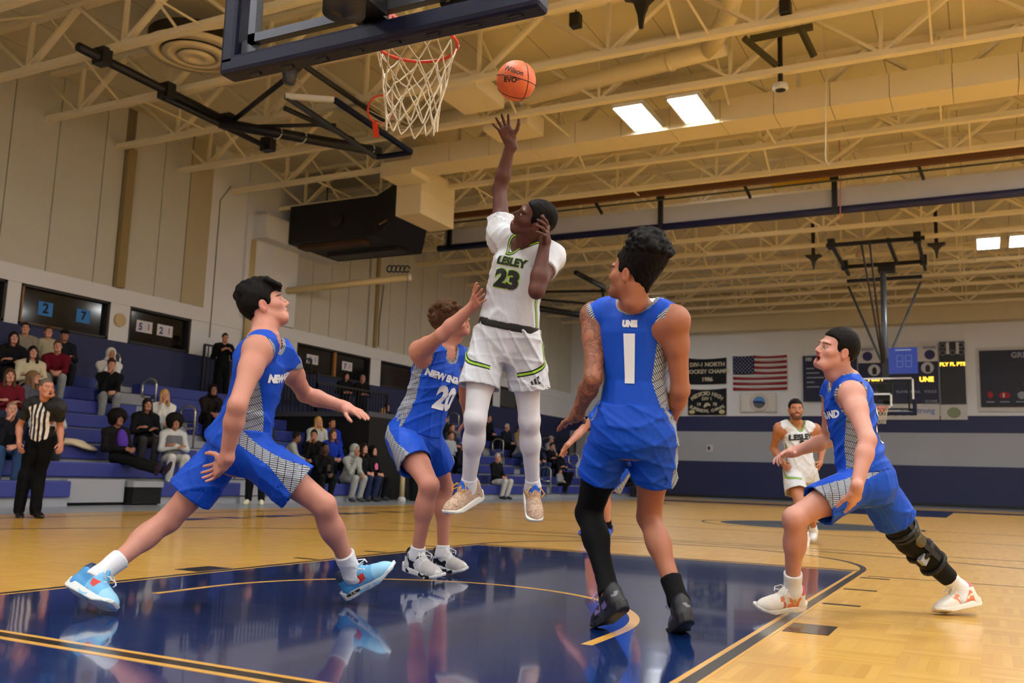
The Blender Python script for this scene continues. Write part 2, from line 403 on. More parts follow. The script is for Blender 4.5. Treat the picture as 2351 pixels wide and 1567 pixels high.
    def body_mesh(s, mat, legs=True, arms=True, hands=True, lo=False, bare=None, tattoo=None):
        J = s.J; P = s.head_prims(lo); torso = [s.loft.prim(k=.035)]; A = []; Hd = []; Lg = []
        if arms:
            for S in 'LR': A += s.arm_prims(S)
        if legs:
            for S in 'LR': Lg += s.leg_prims(S)
        if hands:
            for S in hands if isinstance(hands, str) else 'LR': Hd += s.hand_prims(S)
        allp = torso + Lg + A + Hd + P if bare is None else bare + P + Hd
        parts = []
        hc = s.hp(0, .0, -.02); r = .175 * s.hs; hl, hh = hc - r, hc + r
        def clip(v, q, boxes):
            cen = v[q].mean(1); keep = np.ones(len(q), bool)
            for lo_, hi_ in boxes: keep &= ~((cen > lo_).all(1) & (cen < hi_).all(1))
            q = q[keep]; used = np.unique(q); m = np.full(len(v), -1); m[used] = np.arange(len(used)); return v[used], m[q]
        boxes = [(hl, hh)]; fine = [(hl, hh, s.hvox, P + A + torso)]
        if hands:
            for S in hands if isinstance(hands, str) else 'LR':
                pr = s.hand_prims(S); l_ = np.min([p[1] for p in pr], 0); h_ = np.max([p[2] for p in pr], 0)
                ap = s.arm_prims(S) if arms else [rcone(s.J['el' + S], s.J['wr' + S], .04 * s.c, .03 * s.c)]
                fine.append((l_ - .006, h_ + .006, min(s.hvox, .0045) if not lo else s.hvox * .8, ap + pr)); boxes.append((l_ - .006, h_ + .006))
        if bare is None or bare:
            v, q = surface(allp, s.vox); v = relax(v, q, 1); parts.append(clip(v, q, [(a + s.vox * 1.2, b - s.vox * 1.2) for a, b in boxes]))
        for a, b, vx, pr in fine:
            v, q = big_islands(*surface(pr, vx, a, b)); parts.append((relax(v, q, 1, .35), q))
        v, q = concat(parts)
        col = np.tile(s.skin, (len(v), 1)); lc = (v - J['head']) @ s.HR.T / s.hs
        def mix(w, c): 
            nonlocal col
            w = np.clip(w, 0, 1)[:, None]; col = col * (1 - w) + c * w
        ish = (np.abs(lc) < .16).all(1)
        dl = np.sqrt((lc[:, 0] / .022)**2 + ((lc[:, 2] + .065) / (.013 + .016 * s.mouth))**2 + ((lc[:, 1] - .092) / .02)**2)
        mix(ish * np.clip((1.15 - dl) * 4, 0, 1), s.lips)
        if s.mouth > 0: mix(ish * (np.sqrt((lc[:, 0] / .018)**2 + ((lc[:, 2] + .066) / (.013 * s.mouth))**2) < 1) * (lc[:, 1] < .09) * (lc[:, 1] > .05) * 1., lin((70, 20, 20)))
        if s.beard > 0:
            bw = np.clip((-.038 - lc[:, 2]) / .02, 0, 1) * np.clip((lc[:, 1] - .01) / .03, 0, 1) * (lc[:, 2] > -.125) * (dl > 1.1); mix(ish * bw * s.beard, s.brow)
            mw = (np.abs(lc[:, 2] + .047) < .006) * (np.abs(lc[:, 0]) < .026) * (lc[:, 1] > .07); mix(ish * mw * s.beard, s.brow)
        bx = np.abs(np.abs(lc[:, 0]) - .031); mix(ish * (np.clip((.021 - bx) / .004, 0, 1) * np.clip((.0052 - np.abs(lc[:, 2] - .0235 + bx * .15)) / .0025, 0, 1) * (lc[:, 1] > .055)), s.brow)
        # eyes: white and iris painted on the eyeballs themselves
        for sx in (-1, 1):
            de = np.sqrt((lc[:, 0] - sx * .031)**2 + (lc[:, 2] - .001)**2); ew = ish * (np.sqrt(((lc[:, 0] - sx * .031) / .0125)**2 + ((lc[:, 2] - .001) / .0062)**2) < 1) * (lc[:, 1] > .06)
            mix(ew * 1., lin((232, 226, 220))); mix(ew * (de < .0066), lin((40, 25, 16)))
            mix(ish * np.clip((.0022 - np.abs(np.sqrt(((lc[:, 0] - sx * .031) / .0125)**2 + ((lc[:, 2] - .001) / .0062)**2) * .0062 - .0068)) / .001, 0, 1) * (lc[:, 1] > .06) * .55, s.brow)
        mix(ish * (np.abs(np.abs(lc[:, 0]) - .084) < .010) * (np.abs(lc[:, 2] + .008) < .04) * (np.abs(lc[:, 1] + .012) < .03) * .35, s.skin * V3(1.05, .72, .68))
        tv = np.zeros((len(v), 3))
        if tattoo:
            S = tattoo
            for a, b in ((J['sh' + S], J['el' + S]), (J['el' + S], J['wr' + S] + .02 * (J['wr' + S] - J['el' + S]))):
                ab = b - a; t = np.clip((v - a) @ ab / (ab @ ab), 0, 1); d = np.linalg.norm(v - a - t[:, None] * ab, axis=1); tv[:, 0] = np.maximum(tv[:, 0], np.clip((.085 - d) / .01, 0, 1))
        return mesh_np('body', v, q, mat, s.root, attrs={'tat': tv}, cols=col)
    # ------------------------------------------------ clothes
    def _wrinkle(s, amp, seed):
        r = np.random.RandomState(seed); ws = [(unit(r.normal(size=3) * V3(1, 1, .7) + V3(0, 0, .5)), r.uniform(44, 84), r.uniform(0, 6)) for _ in range(4)]
        w2 = [(unit(r.normal(size=3)), r.uniform(6, 12), r.uniform(0, 6)) for _ in range(3)]
        def f(x, y, z):
            o = 0
            for d, fq, ph in w2: o = o + np.sin(fq * (x * d[0] + y * d[1] + z * d[2]) + ph)
            warp = o * .9; o = o * .35 + .2
            for i, (d, fq, ph) in enumerate(ws):
                m = .5 + .5 * np.sin(5. * (x * d[1] + y * d[2] + z * d[0]) + ph * 2)
                o = o - (1 - np.abs(np.sin(.5 * fq * (x * d[0] + y * d[1] + z * d[2]) + ph + warp)))**4 * 1.5 * m
            return o * amp
        return f
    def jersey(s, mat, name='jersey', loose=.022, hem=-.14, sleeves=0., seed=1, neck=.085, arm=.082, vn=1.02, vneck=.0, amp=.007, tuck=False, longsl=False, lo=False, slr=.072):
        J = s.J; c = s.c; wr = s._wrinkle(amp, seed)
        gt = ((-.3, .0, .35, .6, .85, 1.0), (loose * 1.35, loose * 1.35, loose * 1.1, loose * .8, .016, .010)) if not tuck else ((-.3, .02, .16, .5, .85, 1.0), (.012, .014, loose * 1.2, loose * 1.0, .017, .010))
        P = [s.loft.prim(growtab=gt, v0=hem, v1=1.06, k=.03)]
        for S in 'LR':
            sh, el = J['sh' + S], J['el' + S]
            inn = sh + .45 * (J['neck'] - sh)
            P.append(rcone(J['neck'] - s.up * .025 * c, inn, .062 * c, .066 * c, .04))
            P.append(rcone(inn, sh - .06 * (sh - J['neck']), .075 * c, .076 * c, .045))
            if sleeves or longsl:
                P.append(rcone(sh, inn, (slr + .001) * c, .08 * c, .05))
                e2 = el if longsl else sh + (el - sh) * sleeves
                P.append(rcone(sh, e2, slr * c, (.06 if longsl else slr * .93) * c, .04))
                if longsl: P.append(rcone(el, J['wr' + S] - .02 * unit(J['wr' + S] - el), .06 * c, .043 * c, .04))
        cuts = []
        nb = J['neck'] - s.up * .012 * c
        hd = unit(J['head'] - s.HR[1] * .03 - J['neck'])
        cuts.append(rcone(nb + s.chf * .012, nb + hd * .25, neck * c * .86, neck * c * 1.15, .01, True))
        if vneck: cuts.append(rcone(nb + s.chf * .05 * c, nb + s.chf * .11 * c - s.up * vneck * c, .05 * c, .022 * c, .008, True))
        armc = []
        for S in 'LR':
            if not sleeves and not longsl:
                out = unit((J['shL'] - J['shR']) * (1 if S == 'L' else -1)); sh = J['sh' + S]
                p0 = sh + out * .012 * c - s.up * .028 * c
                cuts.append(rcone(p0, p0 + out * .3, arm * c, arm * c * 1.3, .008, True)); armc.append(cuts[-1])
                cuts.append(rcone(sh + out * .055 * c, sh + out * .055 * c + s.up * .3, .06 * c, .1 * c, .01, True))
        ncut = cuts[0][0]; vc = cuts[1][0] if vneck else None
        def post(G, x, y, z):
            G = G + wr(x, y, z)
            for cu in cuts:
                if cu is None: continue
                G = -smin(-G, cu[0](x, y, z), .006)
            if sleeves and not longsl:
                for S in 'LR':
                    sh, el = J['sh' + S], J['el' + S]; a = unit(el - sh); e2 = sh + (el - sh) * sleeves
                    near = np.sqrt((x - e2[0])**2 + (y - e2[1])**2 + (z - e2[2])**2) < .12 * c
                    G = np.where(near, np.maximum(G, (x - e2[0]) * a[0] + (y - e2[1]) * a[1] + (z - e2[2]) * a[2]), G)
            u, f, v = s.loft.coords(x, y, z)
            return np.maximum(G, (hem - v) * s.loft.L)
        v, q = surface(P, s.vox * (.8 if not lo else 1), post=post); v = relax(v, q, 1, .4)
        u, f, h = s.loft.coords(v[:, 0], v[:, 1], v[:, 2])
        nd = ncut(v[:, 0], v[:, 1], v[:, 2])
        if vc is not None: nd = np.minimum(nd, vc(v[:, 0], v[:, 1], v[:, 2]))
        ad = np.full(len(v), .5)
        for cu in armc: ad = np.minimum(ad, cu[0](v[:, 0], v[:, 1], v[:, 2]))
        return mesh_np(name, v, q, mat, s.root, attrs={'loc': np.stack([u / c, f / c, h], 1), 'trim': np.stack([nd, ad, (h - hem) * s.loft.L], 1)})
    def shorts(s, mat, name='shorts', length=.82, flare=.13, waist=.2, seed=2, amp=.0055, lo=False, long=False):
        J = s.J; c = s.c; wr = s._wrinkle(amp, seed)
        P = [s.loft.prim(grow=.018 * c, v0=-.24, v1=waist, k=.05)]; cuts = []; hems = {}
        for S in 'LR':
            hip, kn = J['hip' + S], J['kn' + S]; e = hip + (kn - hip) * length; a = unit(kn - hip); hems[S] = (e, a)
            out = unit((J['hipL'] - J['hipR']) * (1 if S == 'L' else -1)); out = unit(out - a * (out @ a))
            P.append(rcone(hip + out * .002, e + out * .012 * c + a * .06, .100 * c, flare * c, .05))
            cuts.append(rcone(hip + out * .002, e + out * .012 * c + a * .06, .100 * c - .012, flare * c - .012, .006, True))
        keep = s.loft.prim(grow=.024 * c, v0=-.25, v1=waist)[0]
        def post(G, x, y, z):
            W = wr(x, y, z); G = G + W
            dd = {S: rcone(J['hip' + S], J['kn' + S], 0, 0)[0](x, y, z) for S in 'LR'}
            for S, cu in zip('LR', cuts):
                e, a = hems[S]; h = (x - e[0]) * a[0] + (y - e[1]) * a[1] + (z - e[2]) * a[2]
                mine = dd[S] <= dd['R' if S == 'L' else 'L']
                inner = np.maximum(cu[0](x, y, z) + W, -(h + .085))
                G = np.where(mine, np.maximum(np.maximum(G, h), -inner), G)
            return smin(G, keep(x, y, z) + W, .012)
        v, q = surface(P, s.vox * (.75 if not lo else 1), post=post); v = relax(v, q, 1, .4)
        u, f, h = s.loft.coords(v[:, 0], v[:, 1], v[:, 2])
        dl = [rcone(J['hip' + S], J['kn' + S], 0, 0)[0](*v.T) for S in 'LR']; isL = dl[0] < dl[1]
        loc = np.zeros((len(v), 3))
        for S, m in (('L', isL), ('R', ~isL)):
            e, a = hems[S]; hip = J['hip' + S]; sg = 1 if S == 'L' else -1
            out = unit((J['hipL'] - J['hipR']) * sg); out = unit(out - a * (out @ a)); fr = np.cross(a, out) * sg
            r = v[m] - hip; loc[m, 0] = np.arctan2(r @ fr, r @ out); loc[m, 1] = (e - v[m]) @ a; loc[m, 2] = sg
        return mesh_np(name, v, q, mat, s.root, attrs={'loc': loc, 'trk': np.stack([u / c, f / c, h], 1)})
    def trousers(s, mat, name='trousers', loose=.015, seed=3, amp=.004, waist=.2, cuff=.93):
        J = s.J; wr = s._wrinkle(amp, seed); P = [s.loft.prim(grow=.012, v0=-.25, v1=waist, k=.04)]
        for S in 'LR':
            L = s.leg_prims(S, loose); P += L
            P.append(rcone(J['kn' + S], J['kn' + S] + (J['an' + S] - J['kn' + S]) * cuff, .06 * s.c + loose, .045 * s.c + loose * 1.4, .04))
        v, q = surface(P, s.vox, post=lambda G, x, y, z: G + wr(x, y, z)); v = relax(v, q, 1)
        return mesh_np(name, v, q, mat, s.root)
    def sleeve(s, S, mat, a, b, part='kn', g=.006, name='leg_sleeve', amp=.0006):
        """tube of cloth that follows a limb: leg from fraction a to b (0 hip .. 1 knee .. 2 ankle)"""
        J = s.J; P = s.leg_prims(S, g); hip, kn, an = J['hip' + S], J['kn' + S], J['an' + S]; wr = s._wrinkle(amp, 5)
        P.append(rcone(an, .6 * J['he' + S] + .4 * J['to' + S] + V3(0, 0, .03), .036 * s.c + g, .034 * s.c + g, .03))
        pt = lambda t: hip + (kn - hip) * t if t < 1 else kn + (an - kn) * (t - 1)
        A, B = pt(a), pt(b); da = unit(kn - hip) if a < 1 else unit(an - kn); db = unit(kn - hip) if b < 1 else unit(an - kn)
        def post(G, x, y, z):
            G = G + wr(x, y, z)
            G = np.maximum(G, -((x - A[0]) * da[0] + (y - A[1]) * da[1] + (z - A[2]) * da[2]))
            return np.maximum(G, (x - B[0]) * db[0] + (y - B[1]) * db[1] + (z - B[2]) * db[2])
        m = .13 * s.c; pts = [A, B] + ([kn] if a < 1 < b else [])
        v, q = surface(P, s.vox * .7, np.min(pts, 0) - m, np.max(pts, 0) + m, post=post)
        t = (v - A) @ (B - A) / ((B - A) @ (B - A)); bk = -unit(J['to' + S] - J['he' + S]); lt = np.cross(unit(an - kn), bk)
        return mesh_np(name, relax(v, q, 1), q, mat, s.root, attrs={'loc': np.stack([(v - an) @ bk, (v - an) @ lt, t], 1)})
    def hair(s, mat, style='short', name='hair', thick=.014, amp=.004, seed=4, vox=None):
        h = s.hp; R = s.HR; q = s.hs; P = []; rs = np.random.RandomState(seed)
        P.append(ell(h(0, -.018, .037), R, [(.076 + thick * .55) * q, (.098 + thick * .75) * q, (.088 + thick * 1.25) * q], .02))
        if style == 'fringe':
            for i in range(14):
                x = -.06 + .12 * i / 13; P.append(rcone(h(x * .8, .05, .115), h(x + rs.uniform(-.012, .012), .105, .062 + rs.uniform(-.018, .02)), .018 * q, .008 * q, .008))
            for i in range(26):
                a = rs.uniform(0, 6.28); b = rs.uniform(.2, 1.2); P.append(ell(h(.075 * math.cos(a) * math.sin(b), -.02 + .1 * math.sin(a) * math.sin(b), .045 + .095 * math.cos(b)), R, [.022 * q] * 3, .012))
        if style == 'curly':
            for i in range(60):
                a = rs.uniform(0, 6.28); b = rs.uniform(.1, 1.35); P.append(ell(h(.084 * math.cos(a) * math.sin(b), -.012 + .106 * math.sin(a) * math.sin(b), .05 + .1 * math.cos(b)), R, [rs.uniform(.012, .02) * q] * 3, .008))
        if style == 'bun':
            P.append(ell(h(.0, -.06, .10), R, [.098 * q, .098 * q, .105 * q], .03))
            for i in range(150):
                d = unit(rs.normal(size=3)); d[2] = abs(d[2]) * .8 + .1 * d[2]; P.append(ell(h(d[0] * .098, -.06 + d[1] * .098, .105 + d[2] * .105), R, [rs.uniform(.010, .02) * q] * 3, .008))
            P.append(rcone(h(0, -.055, .0), h(0, -.07, -.06), .05 * q, .02 * q, .03))
        if style == 'afro':
            P.append(ell(h(0, -.045, .06), R, [.185 * q, .165 * q, .165 * q], .03)); P.append(ell(h(0, -.07, -.04), R, [.165 * q, .1 * q, .1 * q], .03))
        if style == 'long':
            P.append(rcone(h(0, -.065, .03), h(0, -.075, -.16), .085 * q, .075 * q, .04))
            for sx in (-1, 1): P.append(rcone(h(sx * .068, .0, .0), h(sx * .085, .035, -.2), .03 * q, .032 * q, .03))
        wr = lambda x, y, z: amp * .5 * np.sin(23 * (x + y * .7) / q) * np.sin(19 * (z - y) / q)
        fz = {'short': .062, 'fringe': .05, 'curly': .055, 'bun': .055, 'afro': .045, 'long': .05, 'buzz': .06}.get(style, .06)
        faces = [ell(h(0, .088, -.035), R, [.073 * q, .068 * q, (.035 + fz) * q], .01, True)]
        if style == 'long': faces = [ell(h(0, .092, -.035), R, [.066 * q, .075 * q, .097 * q], .01, True), rbox(h(0, .13, -.2), R, [.05 * q, .12 * q, .14 * q], .02, .01, True)]
        if style not in ('long', 'afro'):
            faces.append(rbox(h(0, .16, -.045 if style != 'fringe' else -.06), R, [.2 * q, .122 * q, .108 * q], .03 * q, .012, True))
            faces += [rbox(h(0, .02, -.1), R, [.2 * q, .085 * q, .088 * q], .02, .01, True), rbox(h(0, -.1, -.15), R, [.2 * q, .2 * q, .085 * q], .02, .01, True)]
            for sx in (-1, 1): faces.append(ell(h(sx * .09, -.008, -.008), R, [.03 * q, .026 * q, .035 * q], .006, True))
            if style == 'bun': faces = faces[:2] + [rbox(h(0, .035, -.06), R, [.2 * q, .08 * q, .06 * q], .02, .01, True)] + faces[4:]
        def post(G, x, y, z):
            fr = 150 / q; G = G + wr(x, y, z) + amp * .45 * np.sin(x * fr * 1.3 + 3 * np.sin(z * 40)) * np.sin(y * fr + 2 * np.sin(x * 50)) * np.sin(z * fr * .6)
            for cu in faces: G = -smin(-G, cu[0](x, y, z), cu[3])
            return G
        v, f = surface(P, vox or s.hvox * 1.1, post=post)
        return mesh_np(name, v, f, mat, s.root)
    def shoe(s, S, mats, name='shoe', vox=.0045, laces=True, scale=1.0, lacecol=None, tongue=None):
        J = s.J; he, to, an = J['he' + S], J['to' + S], J['an' + S]; c = s.c * scale
        f = unit(to - he); u = unit(an - (.72 * he + .28 * to)); u = unit(u - f * (u @ f)); l = np.cross(u, f)
        sole0 = .5 * (he + to) - u * .022 * c; L = .30 * c
        R = np.array([l, f, u]); p = lambda x, y, z: sole0 + c * (x * l + y * f + z * u)
        side = 1 if S == 'L' else -1
        W = lambda y: np.interp(y, (-.15, -.135, -.09, -.02, .05, .1, .135, .152), (.012, .030, .037, .037, .046, .047, .040, .022))
        def sole(x, y, z):
            px, py, pz = x - sole0[0], y - sole0[1], z - sole0[2]
            lx = (px * l[0] + py * l[1] + pz * l[2]) / c; ly = (px * f[0] + py * f[1] + pz * f[2]) / c; lz = (px * u[0] + py * u[1] + pz * u[2]) / c
            lx = lx * side; ctr = np.interp(ly, (-.15, -.02, .06, .15), (.004, -.004, .0, -.010))
            w = W(ly) * .98 + .004; d = np.abs(lx - ctr) - w
            bot = np.interp(ly, (-.15, -.12, .06, .15), (.010, 0, 0, .026)); top = np.interp(ly, (-.15, -.1, .0, .1, .15), (.052, .038, .030, .028, .044))
            d = np.maximum(d, np.maximum(bot - lz, lz - top)); d = np.maximum(d, np.abs(ly) - .152)
            return d * c
        e = np.array([.17 * c] * 3)
        so = (sole, sole0 - e, sole0 + e, .004, False)
        sv, sq = surface([so], vox, post=lambda G, x, y, z: G)
        P = [rcone(p(0, .085, .036), p(0, -.095, .046), .036 * c, .036 * c, .03), ell(p(0, .068, .036), R, [.046 * c, .082 * c, .040 * c], .02), rcone(p(0, .04, .055), p(0, -.03, .085), .032 * c, .033 * c, .03),
             rcone(p(0, -.105, .03), p(0, -.09, .09), .033 * c, .036 * c, .03), rcone(p(0, -.03, .09), p(0, -.085, .1), .038 * c, .04 * c, .02), rcone(p(0, -.1, .09), p(0, -.112, .125), .026 * c, .014 * c, .02), rcone(p(0, -.01, .1), p(0, -.022, .135), .024 * c, .016 * c, .02)]
        cut = [rcone(p(0, -.055, .118), p(0, -.07, .25), .036 * c, .07 * c, .006, True), (lambda x, y, z: sole(x, y, z) * 0 + (((x - sole0[0]) * u[0] + (y - sole0[1]) * u[1] + (z - sole0[2]) * u[2]) - .016 * c), sole0 - e, sole0 + e, .004, True)]
        v, q = surface(P + cut, vox); v = relax(v, q, 1, .3)
        lc = (v - sole0) @ R.T / c
        rt = bpy.data.objects.new(name, None); COL.objects.link(rt); rt.parent = s.root
        o = mesh_np('upper', v, q, mats[0], rt, attrs={'loc': lc * np.array([side, 1, 1])})
        o2 = mesh_np('sole', relax(sv, sq, 1, .4), sq, mats[1], rt, attrs={'loc': ((sv - sole0) @ R.T / c) * np.array([side, 1, 1])})
        if laces:
            lp = []
            tp = lambda y: np.interp(y, (-.03, .02, .06, .09), (.124, .098, .078, .072))
            for i in range(5):
                y = .075 - .024 * i; zz = tp(y); y2 = y - .016
                lp.append(rcone(p(-.024, y, zz - .006), p(0, y - .006, zz + .003), .0035 * c, .0035 * c, .001)); lp.append(rcone(p(0, y - .006, zz + .003), p(.024, y, zz - .006), .0035 * c, .0035 * c, .001))
                if i < 4: lp.append(rcone(p(-.022, y, zz - .004), p(.022, y2 - .008, tp(y2 - .008) - .004), .003 * c, .003 * c, .001))
            for sx in (-1, 1):
                a = p(0, -.02, .118); pts = [a, p(sx * .03, -.005, .135), p(sx * .05, .02, .115), p(sx * .035, .03, .1)]
                for i in range(3): lp.append(rcone(pts[i], pts[i + 1], .003 * c, .003 * c, .001))
                lp.append(rcone(a, p(sx * .02, .04, .118), .0028 * c, .0028 * c, .001))
            v, q = surface(lp, .003 * max(1, vox / .005)); mesh_np('lace', v, q, mats[2], rt)
        return rt
    def small_shoe(s, S, mat):
        J = s.J; he, to, an = J['he' + S], J['to' + S], J['an' + S]; c = s.c
        f = unit(to - he); u = unit(an - he); u = unit(u - f * (u @ f)); l = np.cross(u, f); m = .5 * (he + to)
        P = [ell(m + f * .03 + u * .01, np.array([l, f, u]), [.045 * c, .125 * c, .045 * c], .02), rcone(he + u * .03, he + u * .07 + f * .03, .042 * c, .045 * c, .03), rcone(m + f * .02 + u * .02, he + f * .06 + u * .07, .04, .042, .03)]
        P.append((lambda x, y, z: ((x - m[0]) * u[0] + (y - m[1]) * u[1] + (z - m[2]) * u[2]) + .025, m - .3, m + .3, .005, True))
        v, q = surface(P, s.vox * .8); return mesh_np('shoe', relax(v, q, 1), q, mat, s.root)
# ---------------------------------------------------------------- the gym: floor
ZJ, XW, YF = 8.0, -15.2, 39.0          # underside of the joists, bleacher-side wall, far wall
FT = .3048
def wood_mat(name, tile=False):
    t = NT(name); o = t.n('NewGeometry').outputs['Position']; sp = t.n('SeparateXYZ'); t.l(o, sp.inputs[0]); S = .30
    cx = t.math('FLOOR', t.math('DIVIDE', sp.outputs[0], S)); cy = t.math('FLOOR', t.math('DIVIDE', sp.outputs[1], S))
    par = t.math('MODULO', t.math('ABSOLUTE', t.math('ADD', cx, cy)), 2.); par = lt(t, .5, par)
    al = t.math('ADD', t.math('MULTIPLY', par, sp.outputs[0]), t.math('MULTIPLY', t.math('SUBTRACT', 1., par), sp.outputs[1]))
    st = t.math('DIVIDE', al, .0375); k = t.math('FLOOR', st)
    cb = t.n('CombineXYZ'); t.l(k, cb.inputs[0]); t.l(t.math('ADD', t.math('MULTIPLY', cx, 7.3), t.math('MULTIPLY', cy, 3.1)), cb.inputs[1])
    wn = t.n('TexWhiteNoise', noise_dimensions='2D'); t.l(cb.outputs[0], wn.inputs['Vector'])
    c = t.mix(wn.outputs[0], srgb((202, 152, 66)), srgb((224, 178, 88)))
    gap = lt(t, t.math('FRACT', st), .05); c = t.mix(t.math('MULTIPLY', gap, .35), c, srgb((140, 92, 40)))
    c = t.mix(t.math('MULTIPLY', t.noise(.35, 3, o), .35), c, srgb((210, 156, 66)))
    t.base(c); t.p(Roughness=.34); t.b.inputs['Specular IOR Level'].default_value = .35; t.b.inputs['Coat Weight'].default_value = .42; t.b.inputs['Coat Roughness'].default_value = .1
    h = t.math('ADD', t.math('MULTIPLY', t.noise(1.6, 2, o), 1.), t.math('MULTIPLY', t.noise(9., 2, t.map(o, (1, 3, 1))), .25)); t.bump(h, .10, .02)
    return t.m
def paint_floor(name, rgb, rough=.12):
    t = NT(name); o = t.n('NewGeometry').outputs['Position']; c = srgb(rgb)
    n = t.noise(2.2, 5, o); c2 = t.mix(t.math('MULTIPLY', n, .5), c, tuple(v * 1.8 + .012 for v in c))
    sc = t.noise(26, 2, t.map(o, (.25, 3, 1), (0, 0, .7))); scr = t.ramp(sc, (.70, (0, 0, 0)), (.74, (.3, .3, .3))); c2 = t.mix(t.math('MULTIPLY', scr, .25), c2, (.5, .55, .62))
    t.base(c2); t.p(Roughness=rough); t.b.inputs['Coat Weight'].default_value = .7; t.b.inputs['Coat Roughness'].default_value = .04
    h = t.math('ADD', t.noise(2.2, 2, t.map(o, (.6, 1.4, 1))), t.math('MULTIPLY', t.noise(30., 2, t.map(o, (.3, 2.2, 1))), .10)); t.bump(h, .09, .02); return t.m
WOOD = wood_mat('court_wood'); KEY = paint_floor('key_blue', (9, 40, 92)); GOLD = mat('gold_line', (226, 170, 78), .3, coat=.4); BLKL = mat('black_line', (26, 25, 26), .3, coat=.5); APR = mat('apron_grey', (158, 164, 170), .35, coat=.3)
floor = MB().box((-15.6, -7, -.12), (14, YF, 0)).build('floor', WOOD, kind='structure')
def fl(name, m, poly, z=.0012): return MB().prism(poly, 0.0002, z).build(name, m, floor)
rect = lambda x0, y0, x1, y1: [(x0, y0), (x1, y0), (x1, y1), (x0, y1)]
def ring(c, r0, r1, a0, a1, n=48):
    A = [a0 + (a1 - a0) * i / n for i in range(n + 1)]
    return [(c[0] + r1 * math.cos(a), c[1] + r1 * math.sin(a)) for a in A] + [(c[0] + r0 * math.cos(a), c[1] + r0 * math.sin(a)) for a in A[::-1]]
def strip(name, m, c, r0, r1, a0, a1, n=48, z=.0016):
    b = MB(); A = [a0 + (a1 - a0) * i / n for i in range(n + 1)]
    for i in range(n):
        q = [(c[0] + r * math.cos(a), c[1] + r * math.sin(a)) for r, a in ((r0, A[i]), (r1, A[i]), (r1, A[i + 1]), (r0, A[i + 1]))]; b.add([(*p_, z) for p_ in q], [(0, 1, 2, 3)])
    return b.build(name, m, floor)
fl('painted_key', KEY, rect(-1.83, -1.6, 1.83, 19 * FT)); fl('painted_apron', KEY, rect(-7.4, -1.6, -1.83, -.06)); fl('painted_apron', KEY, rect(1.9, -1.6, 7.4, -.06))
for sx in (-1, 1):
    for a, b, m in ((1.755, 1.78, GOLD), (1.78, 1.835, BLKL), (1.835, 1.85, GOLD)): fl('lane_line', m, rect(min(sx * a, sx * b), 0, max(sx * a, sx * b), 19 * FT), .002)
    fl('neutral_block', BLKL, rect(*((1.86, 7 * FT, 2.07, 8 * FT) if sx > 0 else (-2.07, 7 * FT, -1.86, 8 * FT))), .002)
    for k in (11, 14, 17): fl('lane_mark', BLKL, rect(*((1.86, k * FT - .025, 2.07, k * FT + .025) if sx > 0 else (-2.07, k * FT - .025, -1.86, k * FT + .025))), .002)
for a, b, m in ((-.062, -.03, GOLD), (-.03, .03, BLKL), (.03, .06, GOLD)): fl('baseline', m, rect(-7.62, a, 7.62, b), .0024)
fl('free_throw_line', BLKL, rect(-1.83, 5.745, 1.83, 5.8), .0024); fl('free_throw_line', GOLD, rect(-1.79, 5.69, 1.79, 5.72), .0024)
strip('restricted_arc', GOLD, (0, 1.6), 1.22, 1.27, 0, math.pi)
for sx in (-1, 1): fl('restricted_arc', GOLD, rect(min(sx * 1.22, sx * 1.27), 1.22, max(sx * 1.22, sx * 1.27), 1.6), .0016)
strip('free_throw_circle', BLKL, (0, 5.79), 1.78, 1.83, 0, math.pi); strip('three_point_arc', BLKL, (0, 1.6), 6.32, 6.37, .2, math.pi - .2, 80); strip('three_point_arc', BLKL, (0, 27.05), 6.32, 6.37, math.pi + .2, 2 * math.pi - .2, 80)
strip('centre_circle', BLKL, (0, 14.32), 1.78, 1.83, 0, 2 * math.pi, 64); fl('half_court_line', BLKL, rect(-7.62, 14.3, 7.62, 14.35)); fl('sideline', BLKL, rect(-7.67, -.05, -7.62, 28.65)); fl('sideline', BLKL, rect(7.62, -.05, 7.67, 28.65))
fl('volleyball_line', BLKL, rect(-4.5, 8.2, 4.5, 8.24)); fl('volleyball_line', BLKL, rect(-4.5, 11.3, 4.5, 11.34)); fl('volleyball_line', BLKL, rect(1.9, 5.35, 5.5, 5.38)); fl('far_baseline', BLKL, rect(-7.62, 28.62, 7.62, 28.67)); fl('far_key', KEY, rect(-1.83, 22.86, 1.83, 28.65)); fl('far_apron', KEY, rect(-7.6, 28.7, 7.6, 30.6))
fl('court_emblem', paint_floor('emblem_slate', (98, 104, 104), .25), ring((0, 14.32), 0, 1.5, 0, 2 * math.pi, 40)[:41])
fl('side_apron', APR, rect(-10.6, -2, -8.35, 36)); fl('end_apron', APR, rect(-8.3, 34.0, 13.9, YF - .02))
for i, (a, b) in enumerate(((6.2, 6.9), (7.05, 7.5), (7.7, 8.6), (8.8, 9.2), (9.5, 10.6), (10.9, 11.4), (11.8, 12.4), (12.7, 13.6))): fl('painted_lettering', BLKL, [(-6.62 - .12 * (i % 2), a), (-6.25, a + .1), (-6.3 + .1 * (i % 2), b), (-6.6, b - .12)])
def parquet():
    tm = []
    T = MB().box((-.1488, -.1488, -.004), (.1488, .1488, .0006)).build('parquet_tile', WOOD, floor)
    pos = []
    for ix in range(7, 22):
        for iy in range(-3, 17):
            x, y = ix * .3 + .15 - .3, iy * .3 + .15
            if x - .15 < 1.86 or x > 1.3 + (y + 2.47) * .62 + 1.2: continue
            pos.append((x, y))
    pos.sort(key=lambda q: (q[0] - CAM[0])**2 + (q[1] - CAM[1])**2)
    for i, (x, y) in enumerate(pos[:230]):
        c = T if i == 0 else copy_of(T, floor); c.location = (x, y, random.uniform(-.0002, .0002))
parquet()
